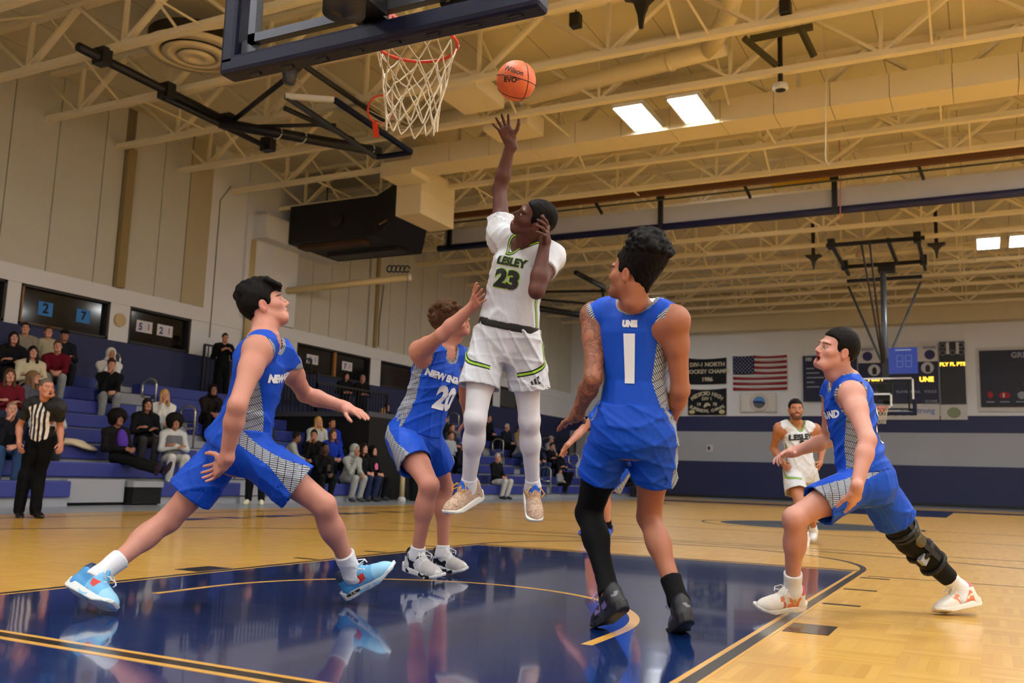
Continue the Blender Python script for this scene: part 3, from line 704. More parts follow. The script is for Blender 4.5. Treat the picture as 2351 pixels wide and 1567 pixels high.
# ---------------------------------------------------------------- walls
def wall_paint(name, rgb, var=.06, seams=None):
    t = NT(name); c = srgb(rgb); o = t.n('NewGeometry').outputs['Position']; n = t.noise(.8, 4, o)
    t.base(t.mix(n, tuple(v * (1 - var) for v in c), tuple(min(1, v * (1 + var)) for v in c))); t.p(Roughness=.6); t.bump(t.noise(70, 2, o), .12, .004); return t.m
CREAM = wall_paint('cream_panel', (200, 195, 180)); WHITE = wall_paint('white_wall', (226, 226, 228)); NAVY = wall_paint('navy_wall', (34, 41, 84)); GREYW = wall_paint('grey_band', (168, 170, 176)); DKGREY = wall_paint('upper_grey', (196, 188, 168))
wl = empty('wall_left', (0, 0, 0), kind='structure')
ZB, ZW0, ZW1, ZL = 3.5, 3.58, 4.38, 4.74      # top of navy band, window sill, window head, underside of the panels
MB().box((XW - .3, -7, 0), (XW, YF, ZB)).build('navy_band', NAVY, wl)
wins = [(2.0, 9.55), (9.85, 12.11), (12.66, 14.58), (18.69, 22.39), (22.96, 26.6), (27.2, 31.0), (31.6, 33.6)]
def pier(y0, y1, z0=ZB, z1=ZL): MB().box((XW - .3, y0, z0), (XW, y1, z1)).build('pier', WHITE, wl)
MB().box((XW - .3, -7, ZW1), (XW + .02, YF, ZL)).build('lintel', WHITE, wl)
e = -7
for a, b in wins + [(YF, YF)]:
    if a > e: pier(e, a, ZB, ZW1)
    e = b
for y0, y1 in ((14.9, 16.2), (16.2, 18.35)): MB().box((XW - .3, y0, ZL), (XW + (.12 if y0 > 16 else .02), y1, 9.12)).build('white_panel', WHITE, wl)
# tall ribbed panels above the windows: each panel its own piece with recessed seams
edges = [-4.6, -2.4, -.2, 2.0, 4.1, 6.3, 8.0, 9.25, 10.35, 11.55, 12.1, 12.35, 13.3, 14.15]
for a, b in zip(edges, edges[1:]):
    if (a, b) == (12.1, 12.35): continue
    MB().box((XW - .25, a + .012, ZL), (XW - (.0 if a < 13 else .0), b - .012, 9.12)).build('wall_panel', CREAM, wl)
MB().box((XW - .3, -7, ZL), (XW - .04, YF, 9.12)).build('panel_backing', mat('seam_dark', (120, 108, 84), .8), wl)
MB().box((XW - .2, 14.15, ZL + .0), (XW + .03, 14.9, 9.12)).build('recess_panel', wall_paint('shade_cream', (186, 172, 140)), wl)
e2 = [18.35, 19.2, 20.1, 21.0, 22.05, 22.4, 23.3, 24.3, 25.3, 26.3, 27.3, 28.3, 29.4, 30.5, 31.6, 32.8, 34.0, 35.2, 36.4, 37.6, 39.0]
for a, b in zip(e2, e2[1:]): MB().box((XW - .25, a + .012, ZL), (XW + (.06 if (a, b) == (22.05, 22.4) else 0), b - .012, 9.12)).build('wall_panel', CREAM, wl)
MB().box((XW, 12.1, ZL), (XW + .14, 12.33, 8.1)).build('steel_column', mat('column_tan', (150, 128, 84), .6), wl)
MB().box((XW + .0, 22.35, ZL), (XW + .12, 22.5, 8.1)).build('steel_column', mat('column_tan', (150, 128, 84), .6), wl)
MB().tube([(XW + .12, 16.45, 6.9), (XW + .12, 16.45, 3.6)], .09, 12).build('downpipe', mat('pipe_cream', (214, 190, 138), .5), wl, smooth=True)
MB().tube([(XW + .03, 15.55, 8.2), (XW + .03, 15.2, 7.7), (XW + .03, 15.2, 4.0)], .012, 6).build('conduit', mat('conduit', (96, 88, 74), .6), wl)
MB().tube([(XW + .1, 22.75, 6.9), (XW + .1, 22.6, 5.6), (XW + .1, 22.62, 4.8)], .02, 6).build('conduit', mat('conduit', (96, 88, 74), .6), wl)
MB().lathe([(0.0, 0), (.16, 0), (.16, .04), (0.0, .05)], (XW, 12.38, 4.0), 20, (1, 0, 0)).build('round_cover', mat('cover_tan', (196, 172, 124), .6), wl)
GLASS = mat('dark_glass', (16, 15, 14), .08, spec=.6); WFR = mat('window_frame_dark', (34, 30, 28), .5); WOODT = mat('wood_mullion', (170, 116, 56), .6)
for i, (a, b) in enumerate(wins):
    w_ = empty(f'window_{i + 1}', (0, 0, 0), kind='structure')
    MB().box((XW - .16, a, ZW0 - .06), (XW - .13, b, ZW1)).build('pane', GLASS, w_)
    for q in ((a, ZW0 - .06, b, ZW0 - .01), (a, ZW1 - .05, b, ZW1), (a, ZW0 - .06, a + .06, ZW1), (b - .06, ZW0 - .06, b, ZW1)): MB().box((XW - .14, q[0], q[1]), (XW - .02, q[2], q[3])).build('window_frame', WFR, w_)
    if i in (0, 3, 5): mid = (a + b) / 2 + .05 if i else 9.3; MB().box((XW - .14, mid - .05, ZW0 - .05), (XW - .05, mid + .05, ZW1)).build('mullion', WOODT, w_)
    if i == 1: MB().box((XW - .14, a + .02, ZW0 - .02), (XW - .03, a + .1, ZW1)).build('mullion', WOODT, w_); MB().box((XW - .14, a, ZW0 - .04), (XW - .03, a + 1.1, ZW0)).build('sill_board', WOODT, w_)
def paper(y0, z0, y1, z1, m, txts, label):
    o = MB().box((XW - .128, y0, z0), (XW - .122, y1, z1)).build('paper_sheet', m, label=label, category='sign', group='number sheets taped inside the windows')
    for s_, sz, dy, dz, c in txts: sign_text(s_, sz, (XW - .122, (y0 + y1) / 2 + dy, (z0 + z1) / 2 + dz), (0, 1, 0), (0, 0, 1), c, o, 'printed_number', bold=.008)
PB, PW, IN, PU = mat('paper_blue', (64, 132, 204), .8), mat('paper_white', (216, 212, 216), .8), mat('print_ink', (24, 26, 40), .8), mat('print_purple', (70, 64, 130), .8)
paper(10.37, 3.8, 10.72, 4.1, PB, [('2', .3, 0, 0, IN)], 'blue sheet with a 2 in the dark window nearest the bleacher end'); paper(11.32, 3.8, 11.68, 4.1, PB, [('7', .26, 0, 0, IN)], 'blue sheet with a 7 taped in the dark window')
for a, b, n1, lb in ((12.98, 13.46, '5', 'white sheet with a purple 5 in the second dark window'), (13.61, 14.1, '2', 'white sheet with a purple 2 beside the 5 in the second dark window'), (19.3, 19.84, '6', 'white sheet in the wide window above the black railing, nearer one'), (21.03, 21.56, '7', 'white sheet in the wide window above the black railing, farther one')):
    paper(a, 3.84, b, 4.12, PW, [(n1, .24, -.12, -.02, PU), ('I', .2, .13, 0, mat('print_mauve', (150, 120, 160), .8))], lb)
wf = empty('wall_far', (0, 0, 0), kind='structure')
for z0, z1, m, nm in ((0, .12, mat('base_black', (30, 30, 34), .6), 'base_strip'), (.12, 1.62, NAVY, 'navy_band'), (1.62, 2.95, GREYW, 'grey_band'), (2.95, 3.64, NAVY, 'navy_band'), (3.64, 9.3, WHITE, 'white_band')): MB().box((-15.4, YF, z0), (14, YF + .3, z1)).build(nm, m, wf)
MB().box((-10.2, YF - .7, 7.4), (13.98, YF - .002, 9.1)).build('bulkhead', wall_paint('bulkhead_cream', (216, 200, 160)), wf)
MB().box((14, -7, 0), (14.3, YF, 9.4)).build('wall_right', WHITE, kind='structure')
MB().box((-15.5, -7.3, 0), (14.3, -7, 9.4)).build('wall_near', WHITE, kind='structure')
# ---------------------------------------------------------------- ceiling and joists
DECKC = NT('roof_deck'); o_ = DECKC.n('NewGeometry').outputs['Position']; s_ = DECKC.n('SeparateXYZ'); DECKC.l(o_, s_.inputs[0])
sm = lt(DECKC, DECKC.math('FRACT', DECKC.math('DIVIDE', s_.outputs[0], 1.22)), .016); DECKC.base(DECKC.mix(DECKC.math('MULTIPLY', sm, .6), DECKC.mix(DECKC.noise(.7, 4, o_), srgb((212, 200, 164)), srgb((232, 220, 186))), srgb((96, 76, 44)))); DECKC.p(Roughness=.8)
ceil = empty('ceiling', (0, 0, 0), kind='structure')
YJ = [2.65 + 1.85 * i for i in range(20)]
for a, b in zip([-7] + YJ, YJ + [YF]): MB().box((-15.6, a + .02, ZJ + 1.12), (14.2, b - .02, ZJ + 1.2)).build('deck_panel', DECKC.m, ceil)
MB().box((-15.6, -7, ZJ + 1.2), (14.2, YF, ZJ + 1.3)).build('deck_backing', mat('deck_dark', (70, 54, 34), .9), ceil)
JST = wall_paint('joist_cream', (244, 230, 194), .05); PAN = 2.6
chord = MB().box((-15.2, -.07, 0), (14, .07, .022)).box((-15.2, -.016, .02), (14, .016, .13)); ch_me = None
def tmpl(mb, name, m, smooth=False):
    o = mb.build(name, m, smooth=smooth); me = o.data; bpy.data.objects.remove(o); return me
def put(me, name, parent, loc=(0, 0, 0), rot=None):
    o = bpy.data.objects.new(name, me); COL.objects.link(o); o.parent = parent; o.location = loc
    if rot is not None: o.rotation_euler = rot
    return o
ME_CH = tmpl(MB().box((-15.2, -.075, 0), (14, .075, .02)).box((-15.2, -.075, .02), (14, -.055, .11)).box((-15.2, .055, .02), (14, .075, .11)), 'chord', JST)
ME_TC = tmpl(MB().box((-15.2, -.08, .0), (14, .08, .1)), 'top_chord', JST)
ME_D1 = tmpl(MB().bar((0, 0, .06), (PAN / 2, 0, 1.06), .12, .06), 'web_bar', JST); ME_D2 = tmpl(MB().bar((0, 0, .06), (-PAN / 2, 0, 1.06), .12, .06), 'web_bar', JST); ME_V = tmpl(MB().bar((0, 0, .06), (0, 0, 1.06), .08, .06), 'web_bar', JST)
for i, y in enumerate(YJ):
    if y > YF - .6: continue
    j = empty('ceiling_joist', (0, y, ZJ), kind='structure')
    put(ME_CH, 'bottom_chord', j); put(ME_TC, 'top_chord', j, (0, 0, 1.03))
    for k in range(9):
        x = -14.2 + PAN * k + (.9 if i % 2 else 0)
        if x > 9.5: continue
        put(ME_D1, 'web_bar', j, (x, 0, 0)); put(ME_D2, 'web_bar', j, (x, 0, 0)); put(ME_V, 'web_bar', j, (x, 0, 0))
ME_BR = tmpl(MB().bar((0, .08, .06), (0, 1.77, 1.05), .035, .035), 'rod', JST); ME_BR2 = tmpl(MB().bar((0, .08, 1.05), (0, 1.77, .06), .035, .035), 'rod', JST); ME_BR3 = tmpl(MB().bar((0, .05, .05), (0, 1.8, .05), .03, .03), 'rod', JST)
for k, x in enumerate((-12.9, -9.3, -5.6, -1.6, 2.2)):
    b = empty(f'trim_{k + 1}', (x, 0, ZJ), kind='structure')
    for i, y in enumerate(YJ[1:-2]):
        put(ME_BR if (i + k) % 2 else ME_BR2, 'bridging_rod', b, (0, y, 0))
        if i % 3 == k % 3: put(ME_BR3, 'bridging_rod', b, (.5, y, 0))
# ---------------------------------------------------------------- ceiling lights
PANEL_L = NT('light_panel'); PANEL_L.base((1, 1, 1)); PANEL_L.b.inputs['Emission Color'].default_value = (.93, .97, 1, 1); PANEL_L.b.inputs['Emission Strength'].default_value = LIGHT
LFR = mat('lamp_housing', (225, 220, 205), .5)
def lamp(x, y, label, group):
    r = empty('ceiling_light', (x, y, ZJ - .1), label=label, category='ceiling light', group=group)
    MB().box((-.3, -.62, 0), (.3, .62, .015)).build('diffuser', PANEL_L.m, r); MB().box((-.33, -.65, .012), (.33, .65, .09)).build('housing', LFR, r)
    for sx in (-.31, .31): MB().box((sx - .02, -.65, -.008), (sx + .02, .65, .03)).build('housing_edge', LFR, r)
for i, (x, y, lb) in enumerate(((-3.25, 14.5, 'bright rectangular ceiling light left of the nearest lit pair'), (-2.15, 14.5, 'bright rectangular ceiling light right of the nearest lit pair'), (-3.45, 22.1, 'ceiling light half hidden behind the rolled curtain, left of two'), (-2.25, 22.1, 'ceiling light half hidden behind the rolled curtain, right of two'),
        (3.05, 27.6, 'square-looking ceiling light at the far right, left of two'), (3.9, 27.6, 'ceiling light at the far right, cut by the picture edge'), (-8.85, 33.4, 'small ceiling light beside the curly bun of player 1'))): lamp(x, y, lb, 'rectangular ceiling lights')
for i, (x, y) in enumerate(((-7.5, -3.5), (-6.4, -3.5), (-1.5, -4), (-.4, -4), (-1.6, 2), (-.5, 2), (4, -3.2), (5.1, -3.2), (4.2, 2.6), (5.3, 2.6), (9.5, -3), (10.6, -3), (9.5, 4), (10.6, 4), (5.2, 9.5), (6.3, 9.5), (10, 12), (11.1, 12), (6.8, 17), (7.9, 17), (11.6, 22), (8.5, 26), (9.6, 26))): lamp(x, y, 'rectangular ceiling light outside the picture', 'ceiling lights outside the picture')
# ---------------------------------------------------------------- ducts and things under the roof
DUCT = wall_paint('duct_cream', (240, 224, 184), .04); DK = mat('black_steel', (20, 20, 22), .45); UNIT = mat('unit_black', (14, 13, 13), .6)
def thing(name, label, cat, loc=(0, 0, 0), **kw): return empty(name, loc, label=label, category=cat, **kw)
d = thing('air_duct', 'long flat cream air duct with seams hung under the roof joists', 'duct')
for i in range(21):
    x = -9.2 + 1.06 * i; MB().box((x + .006, 15.25, ZJ - .13), (x + 1.054, 16.02, ZJ + .35)).build('duct_section', DUCT, d)
d = thing('duct_box', 'cream sheet metal duct box beside the black heating unit', 'duct')
MB().box((-10.15, 16.1, 7.0), (-9.42, 17.7, 8.2)).build('casing', DUCT, d); MB().box((-9.42, 16.1, 7.58), (-9.40, 17.7, 7.62)).build('seam_rib', DUCT, d); MB().box((-10.1, 15.3, 7.75), (-9.2, 16.1, 8.1)).build('collar', DUCT, d)
MB().box((-10.05, 16.085, 7.75), (-9.6, 16.1, 8.1)).build('worn_patch', mat('worn_black', (46, 40, 30), .8), d)
d = thing('ceiling_panel_duct', 'flat cream duct panel under the joists above the shooting hand', 'duct')
MB().box((-6.45, 11.9, ZJ - .08), (-5.55, 13.05, ZJ + .25)).build('casing', DUCT, d); MB().box((-6.5, 13.9, ZJ - .1), (-5.45, 14.7, ZJ + .3)).build('casing', DUCT, d)
u = thing('heating_unit', 'big black heating unit hanging from the roof above the bleachers', 'heating unit')
MB().box((-14.6, 17.3, 6.95), (-11.6, 19.6, 8.05)).build('casing', UNIT, u, bevel=.03)
MB().hexa([(-11.6, 17.3, 6.95), (-10.16, 16.3, 7.1), (-10.16, 17.6, 7.1), (-11.6, 19.6, 6.95), (-11.6, 17.3, 8.05), (-10.16, 16.3, 8.0), (-10.16, 17.6, 8.0), (-11.6, 19.6, 8.05)]).build('hood', UNIT, u)
MB().box((-14.4, 17.5, 6.85), (-12.2, 17.9, 6.96)).build('tray', mat('rust_brown', (74, 48, 20), .7), u); MB().box((-14.2, 18.6, 6.86), (-11.8, 19.1, 6.96)).build('louvre', mat('unit_grey', (46, 46, 50), .5), u)
MB().lathe([(0, 0), (.2, 0), (.2, .05), (.16, .06), (0, .06)], (-12.9, 17.3, 7.5), 20, (0, -1, 0)).build('fan_cover', mat('fan_dark', (28, 27, 26), .6), u)
MB().tube([(-10.9, 16.9, 8.4), (-10.8, 16.9, 7.9), (-10.6, 16.85, 7.5), (-10.75, 16.8, 7.2), (-11.2, 16.9, 7.1)], .025, 8).build('hose', mat('hose_tan', (150, 120, 70), .6), u, smooth=True)
for x in (-14.2, -11.9): MB().tube([(x, 18.4, 8.0), (x, 18.4, 9.1)], .02, 6).build('hanger', DK, u)
b = thing('duct_shelf', 'white boxed duct running from the wall to the black heating unit', 'duct'); MB().box((XW + .02, 16.4, 6.95), (-14.6, 19.8, 7.6)).build('casing', WHITE, b); MB().box((XW + .02, 16.38, 6.93), (-14.6, 16.41, 7.0)).build('lip', WHITE, b)
p_ = thing('wall_pipe', 'cream pipe reaching out from the wall below the black heating unit', 'pipe'); MB().tube([(XW, 17.9, 5.75), (-12.4, 20.2, 6.45)], .1, 14).build('tube', mat('pipe_cream', (214, 190, 138), .5), p_, smooth=True); MB().tube([(-12.45, 20.16, 6.44), (-12.35, 20.24, 6.46)], .115, 14).build('end_cap', mat('pipe_cap', (235, 225, 200), .5), p_, smooth=True)
c_ = thing('cable_bundle', 'tangled dark cables on the pipe below the heating unit', 'cable')
for k in range(5): MB().tube([(-12.9 + .12 * k + .1 * math.cos(a), 19.9 + .05 * k, 6.68 + .1 * math.sin(a)) for a in [i * .7 for i in range(9)]], .022, 6).build('coil', mat('cable_grey', (60, 60, 62), .4), c_, smooth=True)
df = thing('air_diffuser', 'large round cream air diffuser with dark ring slots near the roof', 'vent', (-10.25, 9.45, ZJ + .35))
for r0, r1, h, m in ((.92, .66, 0, DUCT), (.60, .40, -.06, DUCT), (.33, .14, -.1, DUCT)): MB().lathe([(r0, .06 + h), (r0 + .02, .03 + h), (r1, .0 + h), (r1, .05 + h)], (0, 0, 0), 40).build('ring', m, df, smooth=True)
MB().lathe([(.88, .08), (.88, .3)], (0, 0, 0), 36).build('neck', mat('slot_dark', (40, 32, 22), .8), df)
for nm, pts, r in (('round_duct', [(-9.0, 14.6, 8.55), (-5.6, 13.96, 8.5), (-2.26, 13.49, 8.5), (-1.2, 13.3, 8.5)], .17), ('round_duct', [(-1.5, 13.35, 8.5), (-.9, 12.3, 8.55), (-.2, 10.6, 8.6)], .17)):
    o = thing(nm, 'round cream pipe duct running along the joists left of the hanging camera' if r == .17 and pts[0][0] < -5 else 'round cream pipe duct branching up to the roof near the black horn speaker', 'duct'); MB().tube(pts, r, 16).build('tube', DUCT, o, smooth=True)
    for q in pts[1:-1]: MB().lathe([(r + .02, -.04), (r + .02, .04)], q, 16, Vector(pts[1]) - Vector(pts[0])).build('band', DUCT, o, smooth=True)
# divider curtain rolled up under the roof
cu = thing('rolled_curtain', 'grey and navy divider curtain rolled up across the gym', 'curtain')
MB().box((-11.4, 20.5, 7.40), (13.5, 20.62, 7.86)).build('fabric', mat('curtain_grey', (196, 196, 202), .6, var=.08, vscale=1.5), cu)
MB().tube([(-11.6, 20.5, 7.32), (13.5, 20.5, 7.32)], .095, 14).build('roll', mat('curtain_navy', (22, 26, 72), .5), cu, smooth=True)
MB().box((-11.4, 20.46, 7.38), (13.5, 20.5, 7.42)).build('seam_strip', mat('curtain_silver', (170, 172, 180), .35), cu)
for x in (-11.2, -4.7, -.3, 4.2): MB().box((x - .06, 20.4, 7.25), (x + .06, 20.5, 8.1)).build('hanger_strap', DK, cu); MB().tube([(x - .1, 20.45, 8.1), (x + .1, 20.45, 8.1)], .06, 10).build('winch', DK, cu)
st = thing('curtain_beam', 'rust brown steel beam carrying the rolled curtain', 'beam'); MB().box((-12.2, 19.85, 8.02), (13.5, 20.0, 8.2)).build('web', mat('rust_beam', (104, 66, 38), .6), st); MB().tube([(-12, 20.2, 7.98), (13.5, 20.2, 7.98)], .025, 8).build('drive_shaft', mat('shaft_green', (70, 74, 52), .5), st)
for x in (-6.4, -2.4, 1.6): MB().bar((x, 19.95, 8.1), (x + .1, 20.3, 7.8), .06).build('bracket', DK, st)
yp = thing('yellow_panel', 'yellow panel fixed above the curtain beam under the roof', 'panel'); MB().box((-1.9, 21.0, 8.25), (-.4, 21.05, 8.6)).build('board', mat('yellow_paint', (226, 176, 50), .6), yp)
# hanging camera, horns, spotlight
h = thing('hanging_camera', 'small white camera hanging from the joists on a black pole', 'camera'); MB().tube([(-.3, 13.75, 8.75), (-.3, 13.75, 7.85)], .045, 10).build('pole', DK, h); MB().lathe([(.06, .12), (.13, .08), (.14, .0), (.11, -.02)], (-.3, 13.75, 7.72), 20).build('housing', RUBW, h, smooth=True); MB().lathe([(.09, 0), (.09, .015)], (-.3, 13.75, 7.69), 20).build('lens', DK, h); MB().bar((-.8, 13.6, 8.7), (.3, 13.6, 8.72), .1).build('bracket', mat('bracket_olive', (84, 80, 52), .6), h); MB().bar((-.9, 13.5, 8.7), (-.35, 13.7, 8.15), .09).build('bracket', mat('bracket_olive', (84, 80, 52), .6), h); MB().bar((.1, 13.5, 8.7), (.3, 13.7, 8.2), .09).build('bracket', mat('bracket_olive', (84, 80, 52), .6), h)
def horn(x, y, z, s, label):
    o = thing('horn_speaker', label, 'speaker', (x, y, z)); n = 5; b = MB(); rows = []
    for i, (t_, hh) in enumerate(((.04, -.9), (.07, -.6), (.14, -.35), (.28, -.15), (.5, 0))): rows.append((t_ * s, hh * s))
    for k, (w_, z_) in enumerate(rows):
        for sx, sy in ((-1, -1), (1, -1), (1, 1), (-1, 1)): b.v.append((sx * w_, sy * w_ * .75, z_))
    for k in range(4):
        for i in range(4): b.f.append((k * 4 + i, k * 4 + (i + 1) % 4, k * 4 + 4 + (i + 1) % 4, k * 4 + 4 + i))
    b.f += [(0, 3, 2, 1), (16, 17, 18, 19)]; b.build('horn_bell', mat('horn_black', (30, 26, 20), .5), o, smooth=False); MB().box((-.05, -.05, 0), (.05, .05, 9.1 - z)).build('bracket', DK, o)
horn(-1.95, 10.9, 8.55, .75, 'black horn speaker hanging at the top edge of the picture'); horn(-1.9, 27.4, 7.9, .5, 'small dark horn speaker left of the far hanging basket frame'); horn(1.66, 27.5, 8.0, .5, 'small dark horn speaker right of the far hanging basket frame')
for nm, x, y, z, lb, cat in (('spotlight', 1.45, 10.7, 8.55, 'dark red spotlight on the joist at the upper right edge', 'spotlight'), ('junction_box', -3.1, 10.9, 8.25, 'small dark box hanging on a rod beside the basketball', 'box'), ('bracket_box', .15, 11.85, 8.25, 'small metal bracket on the joist beside the hanging camera', 'bracket')):
    o = thing(nm, lb, cat, (x, y, z)); MB().box((-.09, -.09, -.12), (.09, .09, .12)).build('casing', mat('red_dark', (60, 22, 22), .5) if nm == 'spotlight' else DK, o, bevel=.02); MB().tube([(0, 0, .1), (0, 0, .75)], .015, 6).build('rod', DK, o)
    if nm == 'spotlight': MB().lathe([(.06, 0), (.1, .12), (.11, .2)], (.08, -.05, -.1), 16, (.6, -.4, -.7)).build('barrel', mat('red_dark', (60, 22, 22), .5), o)
for k, (x, y, z0, z1, m, lb) in enumerate(((.4, 14.2, 6.35, 9.1, mat('cord_white', (222, 206, 170), .7), 'thin white cord hanging below the joists near the camera pole'), (-.15, 20.3, 7.0, 9.1, mat('cord_pink', (214, 110, 110), .7), 'thin pink ribbon hanging over the rolled curtain'))):
    o = thing('ceiling_ribbon' if 'ribbon' in lb else 'pull_string', lb, 'string'); MB().tube([(x, y, z1), (x + .02, y, (z0 + z1) / 2), (x - .01, y, z0 + .1), (x + .05, y, z0)], .012, 6).build('strand', m, o)
# ---------------------------------------------------------------- baskets
NAVYP = mat('pad_navy', (10, 16, 44), .5, spec=.3); STEELG = mat('frame_grey', (78, 82, 92), .4, metal=.3); RIM = mat('rim_orange', (226, 66, 36), .4); NETM = mat('net_cord', (226, 214, 186), .8); WL = mat('board_white', (235, 236, 236), .5)
BGL = NT('board_glass'); BGL.base((.93, .97, .96)); BGL.p(Roughness=.02); BGL.b.inputs['Transmission Weight'].default_value = 1; BGL.b.inputs['IOR'].default_value = 1.12
def net(c, parent, R=.225, n=12, L=.48, twist=.0, seed=1, r=.0045):
    rs = random.Random(seed); rows = 7; P = []
    for i in range(rows):
        t = i / (rows - 1); rad = R * (1 - .42 * t**.8) * (1 if i < rows - 1 else 1.03)
        P.append([Vector((c[0] + rad * math.cos(2 * math.pi * (k + .5 * (i % 2)) / n + twist * t) + rs.uniform(-.008, .008) * (i > 0), c[1] + rad * math.sin(2 * math.pi * (k + .5 * (i % 2)) / n + twist * t) + rs.uniform(-.008, .008) * (i > 0), c[2] - .02 - L * t + rs.uniform(-.014, .014) * (i > 0))) for k in range(n)])
    for i in range(rows - 1):
        for k in range(n):
            for q in ((k, (k - 1) % n) if i % 2 == 0 else (k, (k + 1) % n)):
                a, b = P[i][k], P[i + 1][q]; m = (a + b) / 2 + Vector((0, 0, -.006))
                MB().tube([a, m, b], r, 5, cap=False).build('net_cord', NETM, parent, smooth=True)
def basket(hc, facing, label, half=.915, pad=True, glass=True, loc=None, ncords=12, tilt=None):
    """hc: rim centre; facing: direction from the board to the court (unit, +-y)"""
    f = facing; r = thing('basketball_hoop', label, 'basketball hoop', (hc[0], hc[1], 0) if loc is None else loc); x0, y0, z0 = hc; Y = lambda d_: y0 - f * (.381 + d_); o = r.location
    class T(MB):
        def build(s, *a, **k): s.v = [(q[0] - o[0], q[1] - o[1], q[2] - o[2]) for q in s.v]; return MB.build(s, *a, **k)
    zb, zt = z0 - .15, z0 + .92; yb, yf = sorted((Y(0), Y(.014)))
    T().box((x0 - half, yb, zb), (x0 + half, yf, zt)).build('glass_board', BGL.m, r)
    def frame(a, b, c_, d_, w_, m, nm, dy0, dy1):
        y1, y2 = sorted((Y(dy0), Y(dy1)))
        for q in ((a, b, c_, b + w_), (a, d_ - w_, c_, d_), (a, b, a + w_, d_), (c_ - w_, b, c_, d_)): T().box((q[0], y1, q[1]), (q[2], y2, q[3])).build(nm, m, r)
    frame(x0 - half, zb, x0 + half, zt, .05, WL, 'border_stripe', -.003, -.0005); frame(x0 - .305, z0 + .0, x0 + .305, z0 + .45, .05, WL, 'target_square', -.003, -.0005)
    frame(x0 - half + .12, zb + .10, x0 + half - .12, zt - .1, .05, STEELG, 'steel_frame', .03, .08)
    for sx in (-1, 1):
        T().hexa([(x0 + sx * half, Y(.015), zb), (x0 + sx * (half - .16), Y(.015), zb), (x0 + sx * (half - .16), Y(.015), zb + .16), (x0 + sx * half, Y(.015), zb + .12), (x0 + sx * half, Y(.05), zb), (x0 + sx * (half - .16), Y(.05), zb), (x0 + sx * (half - .16), Y(.05), zb + .16), (x0 + sx * half, Y(.05), zb + .12)]).build('corner_plate', STEELG, r)
    if pad:
        a, b = sorted((Y(-.03), Y(.10)))
        T().box((x0 - half - .06, a, zb - .065), (x0 + half + .06, b, zb + .045)).build('edge_pad', NAVYP, r, bevel=.025)
        for sx in (-1, 1): q = sorted((x0 + sx * (half + .06), x0 + sx * (half - .05))); T().box((q[0], a, zb - .02), (q[1], b, zb + .42)).build('edge_pad', NAVYP, r, bevel=.025)
        for k in range(8): T().tube([(x0 - half + .12 + k * .23, (a + b) / 2, zb - .0655), (x0 - half + .19 + k * .23, (a + b) / 2, zb - .0655)], .012, 8).build('pad_slot', DK, r)
    n = 40; T().tube([(x0 + .232 * math.cos(6.2832 * i / n), y0 + .232 * math.sin(6.2832 * i / n), z0) for i in range(n)], .0095, 8, closed=True).build('rim', RIM, r, smooth=True)
    a, b = sorted((Y(.0), y0 - f * .2)); T().box((x0 - .07, a, z0 - .012), (x0 + .07, b, z0 + .008)).build('rim_plate', RIM, r); a, b = sorted((Y(-.002), Y(-.03))); T().box((x0 - .08, a, z0 - .12), (x0 + .08, b, z0 + .02)).build('rim_mount', RIM, r)
    for sx in (-1, 1): T().tube([(x0 + sx * .07, Y(-.02), z0 - .1), (x0 + sx * .12, y0 - f * .2, z0 - .005)], .012, 8).build('rim_brace', RIM, r)
    class Rt: pass
    net((x0 - o[0], y0 - o[1], z0 - o[2]), r, n=ncords, twist=.5, seed=int(abs(x0 * 7 + y0)))
    return r, T
hp, T = basket((0, 1.6, 3.05), 1, 'near basketball hoop with navy padded glass backboard seen from behind and below', .925)
T().box((-.09, 1.1, 2.98), (.09, 1.2, 3.5)).build('mounting_plate', DK, hp); T().lathe([(.0, -.02), (.1, 0), (.105, .35), (.09, .37)], (.14, .78, 2.80), 28).build('mast_end', mat('mast_black', (18, 18, 20), .4), hp, smooth=True)
T().tube([(.14, .78, 3.1), (.14, .78, 9.0)], .075, 16).build('mast', DK, hp, smooth=True); T().bar((.12, .85, 3.0), (.06, 1.12, 3.05), .14, .16).build('mast_bracket', DK, hp); T().bar((.12, .85, 3.5), (.06, 1.1, 3.45), .1, .1).build('mast_bracket', DK, hp)
for z in (3.08, 3.2, 3.35): T().tube([(.05, 1.06, z), (.05, 1.1, z)], .022, 10).build('bolt', STEELG, hp)
for sx in (-1, 1): T().tube([(sx * .8, .7, 9.0), (sx * .1, .75, 5.2)], .04, 10).build('brace_pipe', DK, hp)
MK = mat('maker_print', (16, 16, 18), .6); st_ = sign_text('USA', .13, (.52, .0, 3.02), (1, 0, 0), (0, 0, 1), MK, hp, 'maker_print', bold=.01, off=0)
for v_ in st_.data.vertices: v_.co.y = v_.co.y - 1.6 + 1.2

bh, T = basket((0, 27.05, 3.05), -1, 'far basketball hoop hanging in front of the scoreboard', .915)
T().tube([(.1, 27.9, 3.3), (.1, 27.9, 7.3)], .09, 14).build('mast', mat('mast_steel', (92, 98, 104), .35, metal=.5), bh, smooth=True); T().box((-.1, 27.45, 3.3), (.3, 27.9, 3.8)).build('mounting_plate', DK, bh); T().box((.02, 27.8, 3.2), (.2, 28.0, 4.6)).build('mast_sleeve', DK, bh)
for a, b_ in (((-1.2, 30.2, 7.4), (.0, 27.9, 4.5)), ((1.05, 30.2, 7.4), (.15, 27.9, 4.5))): T().tube([a, b_], .04, 8).build('brace_pipe', mat('brace_steel', (70, 74, 76), .4, metal=.4), bh)
for a, b_ in (((-.35, 26.4, 7.9), (.05, 27.9, 4.3)), ((-.1, 26.2, 7.9), (.06, 27.9, 4.3))): T().tube([a, b_], .03, 8).build('drive_pipe', mat('drive_brown', (44, 34, 28), .5), bh)
